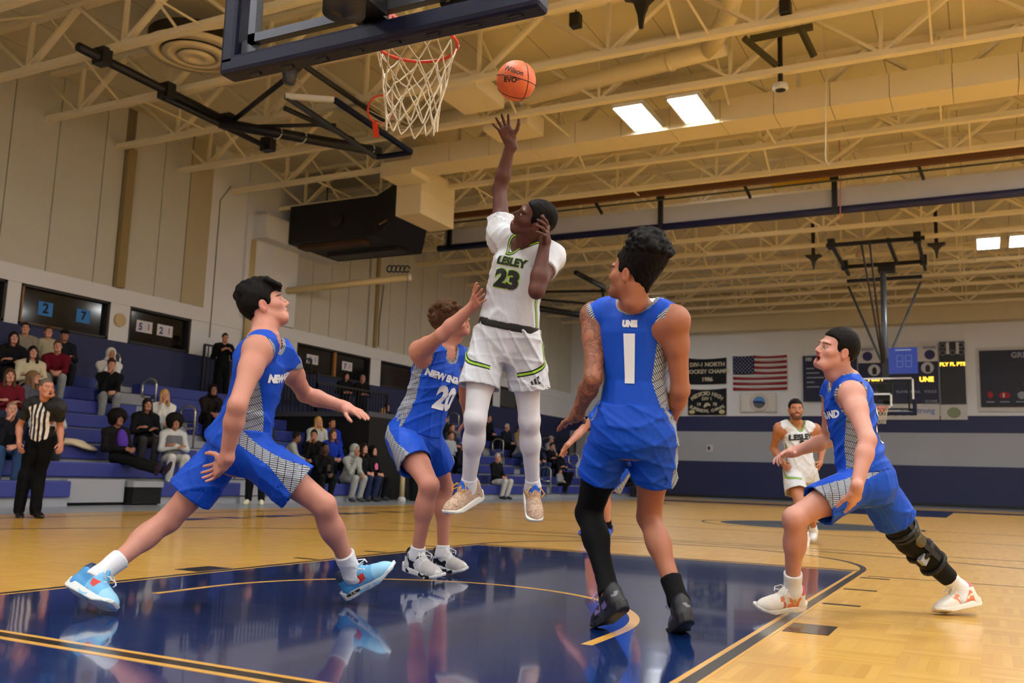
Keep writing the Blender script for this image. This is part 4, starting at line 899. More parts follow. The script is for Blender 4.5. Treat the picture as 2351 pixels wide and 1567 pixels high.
for a, b_ in (((-1.35, 26.3, 7.92), (1.4, 26.3, 7.92)), ((-1.3, 29.4, 7.92), (1.3, 29.4, 7.92)), ((-1.25, 30.2, 7.6), (1.1, 30.2, 7.6)), ((-1.2, 26.1, 7.95), (-1.2, 30.3, 7.85)), ((1.2, 26.1, 7.95), (1.2, 30.3, 7.85)), ((.4, 26.3, 7.95), (.4, 29.4, 7.95))): T().bar(a, b_, .09, .11).build('ceiling_frame', DK, bh)
for x, y in ((-1.2, 26.3), (1.2, 26.3), (-1.2, 29.3), (1.2, 29.3)): T().box((x - .1, y - .12, 7.8), (x + .1, y + .12, 8.1)).build('clamp', DK, bh)
T().box((-.15, 29.0, 7.6), (.35, 29.4, 7.85)).build('winch', DK, bh); T().lathe([(.05, .2), (.09, .1), (.1, 0)], (-.42, 26.3, 7.5), 14).build('lamp_cup', mat('cup_tan', (160, 130, 96), .5), bh)
sc_ = thing('shot_clock', 'blue shot clock box above the far backboard', 'shot clock', (.55, 27.2, 4.05)); MB().box((-.29, -.08, 0), (.5, .08, .78)).build('case', mat('clock_blue', (26, 62, 176), .45), sc_)
for k in range(2):
    x = -.06 + k * .24
    for q in (((x, .2), (x + .16, .2)), ((x, .37), (x + .16, .37)), ((x, .54), (x + .16, .54)), ((x, .2), (x, .54)), ((x + .16, .2), (x + .16, .54))): MB().bar((q[0][0], -.084, q[0][1]), (q[1][0], -.084, q[1][1]), .02, .02).build('digit_segment', mat('segment_pale', (92, 128, 206), .5), sc_)
MB().box((-.1, -.084, .69), (.34, -.08, .72)).build('title_strip', mat('strip_pale', (170, 190, 225), .5), sc_)
# side basket folded up under the roof
fb = thing('folded_basket', 'side basket folded up to the roof on black pipes at the upper left', 'basketball hoop')
def line(a, b, r, nm='pipe', m=DK, par=None): return MB().tube([a, b], r, 10).build(nm, m, par or fb, smooth=True)
line((-11.1, 7.6, 7.85), (-11.1, 11.6, 7.8), .085, 'main_pipe'); line((-11.15, 9.6, 7.7), (-11.05, 12.4, 7.65), .06, 'strut_pipe'); line((-11.1, 11.0, 7.7), (-8.7, 13.35, 7.55), .11, 'main_pipe'); line((-11.1, 11.3, 7.82), (-8.1, 9.9, 7.9), .05, 'strut_pipe'); line((-11.0, 11.4, 7.75), (-8.9, 12.0, 7.7), .04, 'strut_pipe'); line((-8.0, 9.2, 7.95), (-8.0, 12.6, 7.8), .055, 'cross_pipe'); line((-9.3, 10.9, 7.7), (-8.9, 12.6, 7.6), .05, 'strut_pipe')
for q in ((-11.1, 8.1, 7.85), (-11.12, 9.6, 7.8), (-11.1, 11.2, 7.78), (-11.05, 12.4, 7.68)): MB().box((q[0] - .14, q[1] - .1, q[2] - .12), (q[0] + .14, q[1] + .1, q[2] + .18)).build('clamp', DK, fb)
for t in (.35, .5, .93): a = Vector((-11.1, 11.0, 7.7)).lerp(Vector((-8.7, 13.35, 7.55)), t); MB().tube([(a.x + .13 * math.cos(k), a.y - .02, a.z + .13 * math.sin(k)) for k in [i * .6 for i in range(11)]], .012, 6).build('cable_ring', RUBW, fb)
MB().lathe([(.0, .3), (.1, .25), (.14, 0), (.1, -.2)], (-8.2, 9.75, 7.75), 14).build('pulley', STEELG, fb, smooth=True)
A, B, C_, D_ = Vector((-8.75, 10.3, 7.62)), Vector((-8.0, 10.8, 7.62)), Vector((-7.75, 13.1, 7.32)), Vector((-8.5, 12.9, 7.25))
n_ = Vector((.05, .1, -1)).normalized() * .05
MB().hexa([A, B, C_, D_, A - n_, B - n_, C_ - n_, D_ - n_]).build('glass_board', BGL.m, fb)
for a, b_, m in ((A, B, WL), (B, C_, NAVYP), (C_, D_, NAVYP), (D_, A, STEELG)): MB().bar(a, b_, .09, .09).build('board_edge', m, fb)
E_ = MB(); hc2 = Vector((-7.42, 11.5, 7.6)); ax1 = Vector((0.45, .05, .85)).normalized(); ax2 = Vector((.35, .9, -.2)).normalized()
E_.tube([hc2 + (ax1 * math.cos(k * math.pi / 16) + ax2 * math.sin(k * math.pi / 16)) * .27 for k in range(32)], .02, 8, closed=True).build('rim', RIM, fb, smooth=True); MB().bar(hc2 - ax1 * .25, hc2 - ax1 * .5 + Vector((.0, .25, 0)), .1, .05).build('rim_plate', RIM, fb)
for k in range(12):
    a = hc2 + (ax1 * math.cos(k * math.pi / 6) + ax2 * math.sin(k * math.pi / 6)) * .26; b_ = hc2 + Vector((.45, .25, -.25)) + (ax1 * math.cos(k * math.pi / 6 + .5) + ax2 * math.sin(k * math.pi / 6 + .5)) * .13; MB().tube([a, (a + b_) / 2 + Vector((0, 0, -.07)), b_], .008, 5).build('net_cord', NETM, fb)
ff = thing('folded_basket', 'black folded basket pipes under the far roof, left of the curly bun', 'basketball hoop')
for a, b_, r_ in (((-10.0, 27.2, 7.9), (-9.9, 29.7, 7.85), .09), ((-13.4, 28.2, 7.6), (-9.9, 29.9, 7.75), .05), ((-13.4, 28.6, 7.5), (-10.2, 31.0, 7.4), .05), ((-13.9, 28.8, 7.35), (-10.6, 32.6, 7.1), .12), ((-9.95, 29.6, 7.8), (-10.5, 31.5, 7.3), .05)): line(a, b_, r_, 'pipe', DK, ff)
# ---------------------------------------------------------------- the ball
def ball():
    r = thing('basketball', 'orange basketball in the air between the hoop and the raised hand', 'basketball', (.27, 2.306, 3.074))
    t = NT('ball_orange'); t.base(t.mix(t.noise(60, 2, t.obj()), srgb((226, 98, 52)), srgb((236, 124, 74)))); t.p(Roughness=.5); v = t.n('TexVoronoi'); v.inputs['Scale'].default_value = 130; t.l(t.obj(), v.inputs['Vector']); t.bump(v.outputs[0], .35, .003)
    bm = bmesh.new(); bmesh.ops.create_uvsphere(bm, u_segments=48, v_segments=32, radius=.121); me = bpy.data.meshes.new('skin'); bm.to_mesh(me); bm.free(); me.materials.append(t.m); me.polygons.foreach_set('use_smooth', [True] * len(me.polygons))
    o = bpy.data.objects.new('ball_skin', me); COL.objects.link(o); o.parent = r; K = mat('ball_seam', (24, 20, 18), .6)
    cr, cu_, ct = camv(1, 0, 0), camv(0, 1, 0), camv(0, 0, 1)
    tc = unit(np.array(CAM) - np.array([.27, 2.306, 3.074])); rr_ = unit(np.cross(V3(0, 0, 1), tc)); uu = np.cross(tc, rr_)
    R = .1215
    def circ(n, off=0., k=64): 
        n = unit(n); a = unit(np.cross(n, V3(.3, .5, .8))); b = np.cross(n, a); q = math.sqrt(R * R - off * off); return [tuple(n * off + q * (a * math.cos(6.2832 * i / k) + b * math.sin(6.2832 * i / k))) for i in range(k)]
    for n, off in ((uu * .95 + tc * -.15 + rr_ * .22, .0), (uu * .9 + rr_ * .2 + tc * .3, -.072), (rr_ * .85 + uu * -.05 + tc * -.35, .03)): MB().tube(circ(n, off), .0023, 6, closed=True).build('seam', K, r, smooth=True)
    def wrap(body, size, x, y, ang, bold=.0, name='brand_mark'):
        me = text_mesh(body, size, bold=bold); me.materials.clear(); me.materials.append(K); c, s = math.cos(ang), math.sin(ang)
        bm = bmesh.new(); bm.from_mesh(me); bmesh.ops.triangulate(bm, faces=bm.faces); bm.to_mesh(me); bm.free()
        for vv in me.vertices:
            px, py = vv.co.x * c - vv.co.y * s + x, vv.co.x * s + vv.co.y * c + y; d = unit(tc * math.sqrt(max(1e-4, R * R - px * px - py * py)) + rr_ * px + uu * py); vv.co = d * (R + .0008)
        ob = bpy.data.objects.new(name, me); COL.objects.link(ob); ob.parent = r
    wrap('Wilson', .042, -.016, .058, -.28, .0008); wrap('EVO', .04, -.035, .004, -.03, .0014); wrap('NXT', .014, .012, .006, -.03, .0005)
# ---------------------------------------------------------------- far wall: banners, flags, scoreboard
YS = YF - .03; XA, ZA = (1, 0, 0), (0, 0, 1)
def cloth_panel(name, m, x0, z0, x1, z1, label, cat, sag=.06, y=YS, parent=None, nx=16, nz=10, wav=.02, **kw):
    v = []; f = []
    for j in range(nz + 1):
        for i in range(nx + 1):
            u, w_ = i / nx, j / nz; v.append((x0 + (x1 - x0) * u, y - .02 - wav * math.sin(u * 9 + w_ * 2), z0 + (z1 - z0) * w_ - sag * 4 * u * (1 - u) * (.3 + .7 * w_)))
    n = len(v); v += [(a, b + .008, c) for a, b, c in v]
    for j in range(nz):
        for i in range(nx): a = j * (nx + 1) + i; q = (a, a + 1, a + nx + 2, a + nx + 1); f += [q, tuple(n + k for k in q[::-1])]
    for i in range(nx): f += [(i + 1, i, n + i, n + i + 1), (nz * (nx + 1) + i, nz * (nx + 1) + i + 1, n + nz * (nx + 1) + i + 1, n + nz * (nx + 1) + i)]
    for j in range(nz): a = j * (nx + 1); f += [(a, a + nx + 1, n + a + nx + 1, n + a), (a + nx * 2 + 1, a + nx, n + a + nx, n + a + nx * 2 + 1)]
    b = MB(); b.v = v; b.f = f; r = empty(name, (0, 0, 0), label=label, category=cat) if parent is None else parent
    b.build('fabric' if parent is None else name, m, r, smooth=True); return r
BNK = mat('banner_black', (18, 18, 26), .85); LTR = mat('banner_letters', (205, 196, 170), .85)
b1 = cloth_panel('wall_banner', BNK, -9.31, 5.1, -7.56, 6.3, 'black hockey champions banner on the far wall', 'banner')
for s_, sz, z in (('DIV-1 NORTH', .26, 5.98), ('HOCKEY CHAMPS', .25, 5.66), ('1986', .26, 5.3)): sign_text(s_, sz, (-8.43, YS - .06, z), XA, ZA, LTR, b1, bold=.008)
b2 = cloth_panel('wall_banner', BNK, -9.33, 3.70, -7.56, 4.9, 'black football champions banner on the far wall below the hockey one', 'banner')
def arc_text(s_, sz, cx, cz, R, m, par, up=True, step=.125):
    n = len(s_)
    for i, ch in enumerate(s_):
        if ch == ' ': continue
        a = (i - (n - 1) / 2) * step / R * (1 if up else 1); x = cx + R * math.sin(a); z = cz + (R * math.cos(a) - R if up else R - R * math.cos(a)); a = -a if up else a
        sign_text(ch, sz, (x, YS - .06, z), (math.cos(a), 0, math.sin(a)), (-math.sin(a), 0, math.cos(a)), m, par, bold=.008)
arc_text('MEDFORD HIGH', .24, -8.44, 4.66, 1.1, LTR, b2); sign_text('DIV 1', .2, (-8.44, YS - .06, 4.42), XA, ZA, LTR, b2, bold=.006); sign_text('19', .2, (-8.82, YS - .06, 4.16), XA, ZA, LTR, b2, bold=.006); sign_text('78', .2, (-8.08, YS - .06, 4.16), XA, ZA, LTR, b2, bold=.006); arc_text('SUPERBOWL CHAMPS', .2, -8.44, 3.86, 1.5, LTR, b2, False, .104)
MB().prism([(-8.6, 4.06), (-8.52, 4.22), (-8.38, 4.24), (-8.27, 4.15), (-8.3, 4.08), (-8.38, 4.12), (-8.45, 4.08), (-8.55, 4.02)], YS - .066, YS - .062, 1).build('animal_emblem', LTR, b2)
for x in (-9.13, -7.76): MB().prism([(x + .14 * math.cos(k * .3927), 3.83 + .09 * math.sin(k * .3927)) for k in range(16)], YS - .066, YS - .06, 1).build('football_patch', mat('patch_cream', (206, 192, 140), .8), b2)
# flag: stripes, canton and stars as pieces
fg = empty('wall_flag', (0, 0, 0), label='large stars and stripes flag hung on the far wall', category='flag'); RED, FW, CAN = mat('flag_red', (150, 24, 36), .8), mat('flag_white', (214, 208, 204), .8), mat('flag_navy', (26, 30, 72), .8)
for k in range(13):
    z1 = 6.34 - .119 * k; x0 = -7.26 if k > 6 else -6.31; cloth_panel('stripe', RED if k % 2 == 0 else FW, x0, z1 - .119, -4.89, z1, '', '', .05, parent=fg, nz=1, nx=18 if k > 6 else 11)
cloth_panel('canton', CAN, -7.26, 6.34 - .119 * 7, -6.31, 6.34, '', '', .02, parent=fg, nx=8, nz=4)
for j in range(9):
    for i in range(6 if j % 2 == 0 else 5):
        x = -7.26 + .95 * ((i + .5) / 6 if j % 2 == 0 else (i + 1) / 6); z = 6.30 - .083 * (j + .6); pts = []
        for k in range(10): r_ = .03 if k % 2 == 0 else .013; a = math.pi / 2 + k * math.pi / 5; pts.append((x + r_ * math.cos(a), z + r_ * math.sin(a)))
        MB().prism(pts, YS - .052, YS - .046, 1).build('star', FW, fg)
sl = cloth_panel('wall_flag', mat('seal_white', (222, 216, 208), .8), -6.95, 3.8, -5.35, 4.66, 'pale flag with a round blue and grey seal on the far wall', 'flag', .02); disc = lambda r_, cx, cz, m, nm, d_, par, n=28: MB().prism([(cx + r_ * math.cos(6.2832 * k / n), cz + r_ * math.sin(6.2832 * k / n)) for k in range(n)], YS - .06 - d_, YS - .055 - d_, 1).build(nm, m, par)
disc(.4, -6.1, 4.24, mat('seal_tan', (196, 184, 160), .8), 'seal_rim', 0, sl); disc(.38, -6.1, 4.24, mat('seal_cream', (214, 202, 190), .8), 'seal_ring', .006, sl); disc(.27, -6.1, 4.24, mat('seal_sky', (90, 148, 204), .8), 'seal_sky', .012, sl)
MB().prism([(-6.36, 4.26), (-6.1, 4.28), (-5.84, 4.2), (-5.86, 4.1), (-6.1, 3.97), (-6.3, 4.06)], YS - .082, YS - .076, 1).build('seal_land', mat('seal_grey', (106, 104, 100), .8), sl); MB().prism([(-6.36, 4.3), (-6.0, 4.3), (-5.83, 4.22), (-5.84, 4.16), (-6.1, 4.2), (-6.36, 4.22)], YS - .088, YS - .083, 1).build('seal_sea', mat('seal_navy', (40, 50, 110), .8), sl)
yb = cloth_panel('wall_banner', mat('banner_yellow', (214, 190, 90), .8), -9.9, 3.75, -9.62, 4.6, 'sliver of a yellow banner beside the arm of player 1', 'banner')
SBN = mat('score_navy', (24, 28, 62), .55); SBK = mat('score_black', (16, 17, 22), .5); LED = mat('led_amber', (255, 196, 60), emit=1.6); GTX = mat('score_text', (150, 152, 164), .7); SBW = mat('score_white', (208, 204, 200), .6); MNV = mat('mark_navy', (50, 48, 100), .7)
def board(name, x0, z0, x1, z1, m, label, cat, dep=.12): r = empty(name, (0, 0, 0), label=label, category=cat); MB().box((x0, YS - dep, z0), (x1, YS + .02, z1)).build('panel', m, r); return r, YS - dep
nb, y = board('record_board', -4.2, 4.26, -1.98, 6.24, SBN, 'navy record board with small white lines left of the scoreboard', 'board')
sign_text('101', .2, (-3.95, y, 6.08), XA, ZA, SBW, nb, bold=.01)
for k in range(5): MB().box((-4.05, y - .006, 5.66 - k * .2), (-3.72 + (k % 3) * .2, y, 5.71 - k * .2)).build('text_line', GTX, nb)
sb, y = board('scoreboard', -1.95, 4.15, 1.15, 5.86, SBN, 'wide navy scoreboard with amber team names behind the far basket', 'scoreboard')
MB().box((-1.93, y - .01, 5.86), (1.15, YS + .02, 6.6)).build('header_panel', SBW, sb); MB().box((1.16, y - .02, 4.1), (1.2, YS, 6.6)).build('divider', GTX, sb); MB().box((-1.97, y - .02, 4.1), (-1.93, YS, 6.6)).build('divider', GTX, sb)
for x in (-1.55, .85): MB().prism([(x + .2 * math.cos(k * .2618), 6.14 + .2 * math.sin(k * .2618)) for k in range(24)], y - .02, y - .012, 1).build('round_mark', MNV, sb); MB().box((x - .25, y - .02, 6.38), (x + .25, y - .012, 6.5)).build('mark_title', mat('mark_grey', (150, 148, 170), .7), sb)
sign_text('Jr.', .24, (.2, y - .012, 6.2), XA, ZA, MNV, sb)
for x, z in ((-1.3, 5.55), (.75, 5.6)):
    MB().prism([(x + .24 * math.cos(k * .2618), z + .24 * math.sin(k * .2618)) for k in range(24)], y - .01, y - .002, 1).build('team_disc', mat('disc_pale', (196, 196, 202), .7), sb); MB().prism([(x - .07, z - .18), (x + .1, z - .18), (x + .1, z + .05), (x + .02, z + .15), (x - .08, z + .05)], y - .016, y - .011, 1).build('team_mark', SBK, sb)
sign_text('LESLE', .27, (-1.22, y, 5.1), XA, ZA, LED, sb, 'led_name', bold=.012); sign_text('UNE', .27, (.7, y, 5.12), XA, ZA, LED, sb, 'led_name', bold=.012)
for s_, x, z in (('FOULS', -1.3, 4.6), ('PLAYER-FOUL', .0, 4.62), ('FOULS', .83, 4.62), ('SCORE', .85, 4.22)): sign_text(s_, .15, (x, y, z), XA, ZA, GTX, sb, bold=.003)
pb, y = board('player_board', 1.22, 4.1, 2.14, 6.65, SBK, 'tall black player statistics board beside the scoreboard', 'scoreboard'); sign_text('PLY FL PTS', .2, (1.68, y, 5.72), XA, ZA, LED, pb, 'led_heading', bold=.009)
for x in (1.52, 1.88): MB().box((x - .05, y - .01, 6.14), (x + .06, y, 6.62)).build('white_stroke', SBW, pb)
for x, z in ((1.34, 6.5), (2.02, 6.5), (1.34, 6.2), (2.02, 6.2), (1.7, 6.2)): MB().tube([(x + .1 * math.cos(k * .5236), y - .004, z + .1 * math.sin(k * .5236)) for k in range(12)], .012, 5, closed=True).build('ring_mark', GTX, pb)
sg, y = board('sponsor_panel', -2.0, 3.48, 1.14, 4.12, SBW, 'long white sponsor panel under the scoreboard', 'sign', .06); sign_text('Armstrong', .3, (.3, y, 3.84), XA, ZA, mat('sponsor_blue', (140, 148, 190), .7), sg, bold=.012)
cp, y = board('team_panel', 1.18, 3.48, 2.16, 4.1, SBW, 'small white panel below the tall black player board', 'sign', .06); MB().prism([(1.67 + .25 * math.cos(k * .2618), 3.76 + .22 * math.sin(k * .2618)) for k in range(24)], y - .006, y, 1).build('green_patch', mat('patch_green', (138, 150, 120), .8), cp)
gb, y = board('league_board', 2.66, 3.98, 6.6, 6.24, mat('league_navy', (12, 14, 40), .55), 'dark navy league board at the right edge of the far wall', 'board'); MB().box((2.56, YS - .05, 3.8), (6.7, YS + .02, 6.36)).build('surround', SBW, gb)
sign_text('GREAT', .3, (4.25, y, 6.02), XA, ZA, GTX, gb, bold=.01)
RD = mat('logo_red', (170, 36, 44), .7)
MB().prism([(3.0, 4.3), (3.1, 4.42), (3.08, 4.56), (3.0, 4.6), (2.92, 4.56), (2.9, 4.42)], y - .006, y, 1).build('heart_badge', RD, gb); MB().prism([(3.5 + .2 * math.cos(k * .2618), 4.44 + .13 * math.sin(k * .2618)) for k in range(24)], y - .006, y, 1).build('oval_badge', RD, gb); MB().box((3.44, y - .012, 4.36), (3.5, y - .006, 4.52)).build('badge_letter', SBW, gb); MB().prism([(4.1 + .15 * math.cos(k * .2618), 4.43 + .15 * math.sin(k * .2618)) for k in range(24)], y - .006, y, 1).build('round_badge', GTX, gb)
for x, w_ in ((3.0, .3), (3.5, .34), (4.1, .42)): MB().box((x - w_ / 2, y - .006, 4.16), (x + w_ / 2, y, 4.2)).build('badge_caption', GTX, gb)
MB().box((4.2, y - .006, 4.82), (4.5, y, 4.92)).build('caption', SBW, gb)
sn = empty('wall_sign', (0, 0, 0), label='small square sign on the grey band of the far wall', category='sign'); MB().box((-8.46, YS, 2.06), (-8.18, YF, 2.35)).build('plate', SBW, sn); MB().box((-8.42, YS - .005, 2.12), (-8.3, YS, 2.28)).build('picture', MNV, sn)
vb = empty('air_grille', (0, 0, 0), label='pale louvred grille box on the far wall left of the banners', category='vent'); MB().box((-13.4, YF - .4, 5.7), (-11.6, YF - .01, 7.0)).build('casing', WHITE, vb)
for k in range(5): MB().box((-13.3, YF - .42, 5.85 + k * .22), (-11.7, YF - .4, 5.95 + k * .22)).build('louvre', GREYW, vb)
# ---------------------------------------------------------------- bleachers
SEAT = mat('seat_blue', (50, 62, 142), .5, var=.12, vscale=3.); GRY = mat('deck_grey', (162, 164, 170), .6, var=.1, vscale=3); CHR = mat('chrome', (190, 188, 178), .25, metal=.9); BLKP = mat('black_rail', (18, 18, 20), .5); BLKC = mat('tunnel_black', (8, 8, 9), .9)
SZ = lambda k: .39 + .30 * k
SX = lambda k: -10. - .6 * k
def section(y0, y1, rows, label, skip=(), solid=True):
    r = empty('bleacher', (-10, (y0 + y1) / 2, 0), label=label, category='bleachers'); yc = (y0 + y1) / 2
    for k in rows:
        a, b_ = y0, y1
        MB().box((SX(k) + 10 - .30, a - yc, SZ(k) - .25), (SX(k) + 10, b_ - yc, SZ(k))).build('bench', SEAT, r, bevel=.02)
        MB().box((SX(k) + 10 - .62, a - yc, max(0, .3 * k - .03)), (SX(k) + 10 - .06, b_ - yc, SZ(k) - .25)).build('riser', GRY, r)
        MB().box((SX(k) + 10 - .62, a - yc, .3 * k + .2), (SX(k) + 10 - .3, b_ - yc, .3 * (k + 1) - .03)).build('footboard', GRY, r)
        if k > 0: MB().box((SX(k) + 10 - .05, a - yc + .02, .3 * k - .12), (SX(k) + 10 - .02, b_ - yc - .02, .3 * k - .03)).build('riser_lip', GRY, r)
    return r
section(3.0, 7.47, range(1), 'short front bench of blue bleachers behind the referee'); section(3.0, 11.2, range(1, 8), 'nearest big block of blue bleachers under the numbered windows')
section(9.26, 11.2, range(1), 'short front bench of blue bleachers behind the lunging player'); section(12.3, 15.9, range(0, 6), 'middle block of blue bleachers with the hooded spectators'); section(12.3, 15.2, range(6, 8), 'upper middle benches of blue bleachers below the standing dark figure')
section(19.2, 25.2, range(0, 8), 'far block of blue bleachers behind the shooter'); section(26.2, 30.4, range(0, 8), 'farther block of blue bleachers behind the jumping feet'); section(31.4, 35.5, range(0, 5), 'farthest small block of blue bleachers near the far wall')
gp = empty('skirting_panel', (-10, 8.35, 0), label='plain grey bleacher front panel between two short benches', category='panel'); MB().box((-.28, -.88, .05), (-.1, -.1 + .32, .42)).build('panel', GRY, gp); MB().box((-.28, -.88, 0), (-.14, .22, .05)).build('shadow_gap', BLKC, gp)
bx = empty('step_box', (-9.98, 8.95, 0), label='black box with pale top in the bleacher front aisle', category='box'); MB().box((-.4, -.3, .02), (.0, .3, .3)).build('case', BLKC, bx); MB().box((-.42, -.32, .3), (.02, .32, .4)).build('lid', GRY, bx)
def stairs(y0, y1, label, n=8):
    r = empty('bleacher_stairs', (-10, (y0 + y1) / 2, 0), label=label, category='stairs'); w_ = (y1 - y0) / 2
    for k in range(n):
        for h in (0, 1): MB().box((-.6 * k - .3 - .3 * h, -w_, 0 if k == 0 else .3 * (k - 1)), (-.6 * k - .3 * h, w_, .15 + .3 * k + .15 * h)).build('step', GRY, r)
        MB().box((-.6 * k - .02, -w_, .13 + .3 * k), (-.6 * k + .004, w_, .15 + .3 * k)).build('nosing', mat('nosing_dark', (60, 62, 70), .6), r)
stairs(11.2, 12.3, 'grey bleacher aisle steps between the near and middle blocks'); stairs(25.2, 26.2, 'grey bleacher aisle steps behind the shooter'); stairs(30.4, 31.4, 'grey bleacher aisle steps near the far wall', 5)
def hoop_rail(x, y, z, label, h=.85, w_=.42):
    r = empty('handrail', (x, y, z), label=label, category='handrail'); pts = [(0, 0, 0), (0, 0, h - .12)] + [(-w_ / 2 + w_ / 2 * math.cos(a), 0, h - .12 + .14 * math.sin(a)) for a in [math.pi * i / 8 for i in range(9)]] + [(-w_, 0, h - .35), (-w_ * .5, 0, h - .45), (-w_ * .1, 0, h - .45)]
    MB().tube(pts, .022, 8).build('tube', CHR, r, smooth=True)
for k, lb in ((1, 'chrome handrail loop lowest on the near aisle'), (3, 'chrome handrail loop beside the blonde spectator'), (5, 'chrome handrail loop higher on the near aisle'), (7, 'chrome handrail loop by the wall above the white hoodie')): hoop_rail(SX(k) - .1, 11.75, .3 * k + .15, lb)
for k, lb in ((0, 'chrome handrail loop at the foot of the far aisle'), (3, 'chrome handrail loop in the middle of the far aisle'), (6, 'chrome handrail loop at the top of the far aisle')): hoop_rail(SX(k) - .1, 25.7, .3 * k + .15, lb)
for k, lb in ((2, 'thin chrome handrail behind the hand of player 1'), (4, 'thin chrome handrail high near the far wall')): hoop_rail(SX(k) - .1, 30.9, .3 * k + .15, lb)
# tunnel with black railing between the blocks
tn = empty('tunnel_entry', (-10.2, 17.5, 0), label='black tunnel opening under the bleachers beside the trash can', category='doorway')
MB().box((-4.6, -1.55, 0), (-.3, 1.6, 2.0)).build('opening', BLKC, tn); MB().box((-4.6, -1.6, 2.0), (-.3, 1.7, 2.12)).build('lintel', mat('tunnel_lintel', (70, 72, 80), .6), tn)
for z in (1.55, 1.1): MB().box((-.3, .6, z), (-.24, 1.6, z + .12)).build('step_edge', GRY, tn)
def railing(p0, p1, z0, z1, label, sp=.13):
    r = empty('guard_railing', (p0[0], p0[1], z0), label=label, category='railing'); d_ = Vector((p1[0] - p0[0], p1[1] - p0[1], 0)); n = int(d_.length / sp); h = z1 - z0
    for z in (0.05, h): MB().bar((0, 0, z), (d_.x, d_.y, z), .045).build('rail', BLKP, r)
    me = tmpl(MB().bar((0, 0, 0), (0, 0, h), .022), 'baluster', BLKP)
    for i in range(n + 1): o = put(me, 'baluster', r, (d_.x * i / n, d_.y * i / n, 0))
    for t_ in (0, 1): MB().bar((d_.x * t_, d_.y * t_, -z0), (d_.x * t_, d_.y * t_, h), .05).build('post', BLKP, r)
railing((-12.2, 16.0), (-12.2, 19.1), 1.75, 2.85, 'black guard railing above the tunnel opening'); railing((-12.2, 16.0), (-15.0, 16.0), 1.75, 3.1, 'black guard railing at the near side of the tunnel'); railing((-14.6, 14.5), (-14.6, 16.2), 2.4, 3.7, 'tall black railing beside the standing dark figure'); railing((-14.9, 16.3), (-14.9, 19.0), 2.6, 3.9, 'black railing along the wall under the wide window')
railing((-13.2, 31.0), (-13.2, 35.0), 1.2, 2.4, 'grey black railing far behind the outstretched hand')
tw = empty('tunnel_wall', (-14.2, 15.95, 0), label='tall grey block wall beside the tunnel railing', category='wall'); MB().box((-.9, -.12, 0), (.2, .12, 3.2)).build('block', wall_paint('tunnel_grey', (132, 130, 126)), tw)
tc = empty('trash_can', (-9.75, 17.2, 0), label='dark green trash can by the tunnel opening', category='trash can'); MB().lathe([(.26, 0), (.3, .7), (.32, .72), (.32, .76), (.28, .78)], (0, 0, 0), 24).build('bin', mat('bin_green', (24, 36, 34), .5), tc, smooth=True); MB().lathe([(.27, .70), (.3, .8), (.2, .86)], (0, 0, 0), 20).build('liner', mat('bin_liner', (200, 196, 176), .6), tc, smooth=True); MB().box((.30, -.05, .36), (.33, .05, .5)).build('badge', SBW, tc)
pl = empty('floor_post', (-9.9, 16.6, 0), label='pale padded post beside the trash can', category='post'); MB().tube([(0, 0, 0), (0, 0, .8)], .06, 12).build('tube', mat('post_tan', (190, 170, 128), .6), pl, smooth=True); MB().lathe([(.1, 0), (.1, .06), (.06, .1)], (0, 0, 0), 14).build('base', SBW, pl)
wb_ = empty('water_bottle', (-9.85, 22.0, SZ(0)), label='clear water bottle on the front bench behind the shooter', category='bottle'); MB().lathe([(.035, 0), (.038, .14), (.016, .19), (.016, .21)], (0, 0, 0), 14).build('bottle', mat('bottle_clear', (206, 210, 214), .1), wb_, smooth=True); MB().lathe([(.018, .21), (.018, .235)], (0, 0, 0), 12).build('cap', SBW, wb_)
ct = empty('folded_coat', (-11.3, 8.2, SZ(2)), label='cream coat thrown over the bleacher bench beside the referee', category='coat'); v_, q_ = surface([ell((0, 0, .03), np.eye(3), [.2, .45, .07], .05), ell((.12, .35, -.02), frame_from((.4, .2, 1), (0, 1, 0)), [.14, .3, .05], .05), ell((.15, -.2, .02), np.eye(3), [.15, .22, .06], .05)], .02); mesh_np('cloth', v_, q_, mat('coat_cream', (214, 200, 168), .9, bump=.3, bscale=12), ct)
bg = empty('duffel_bag', (-9.3, 5.3, 0), label='dark bag with a white towel on the floor at the left picture edge', category='bag'); v_, q_ = surface([ell((0, 0, .15), np.eye(3), [.16, .34, .15], .03)], .02); mesh_np('bag_body', v_, q_, mat('bag_dark', (36, 34, 32), .7), bg); v_, q_ = surface([ell((.05, .1, .29), np.eye(3), [.14, .2, .05], .03), ell((.15, .1, .2), np.eye(3), [.04, .16, .12], .03)], .02); mesh_np('towel', v_, q_, mat('towel_white', (226, 224, 220), .9), bg)
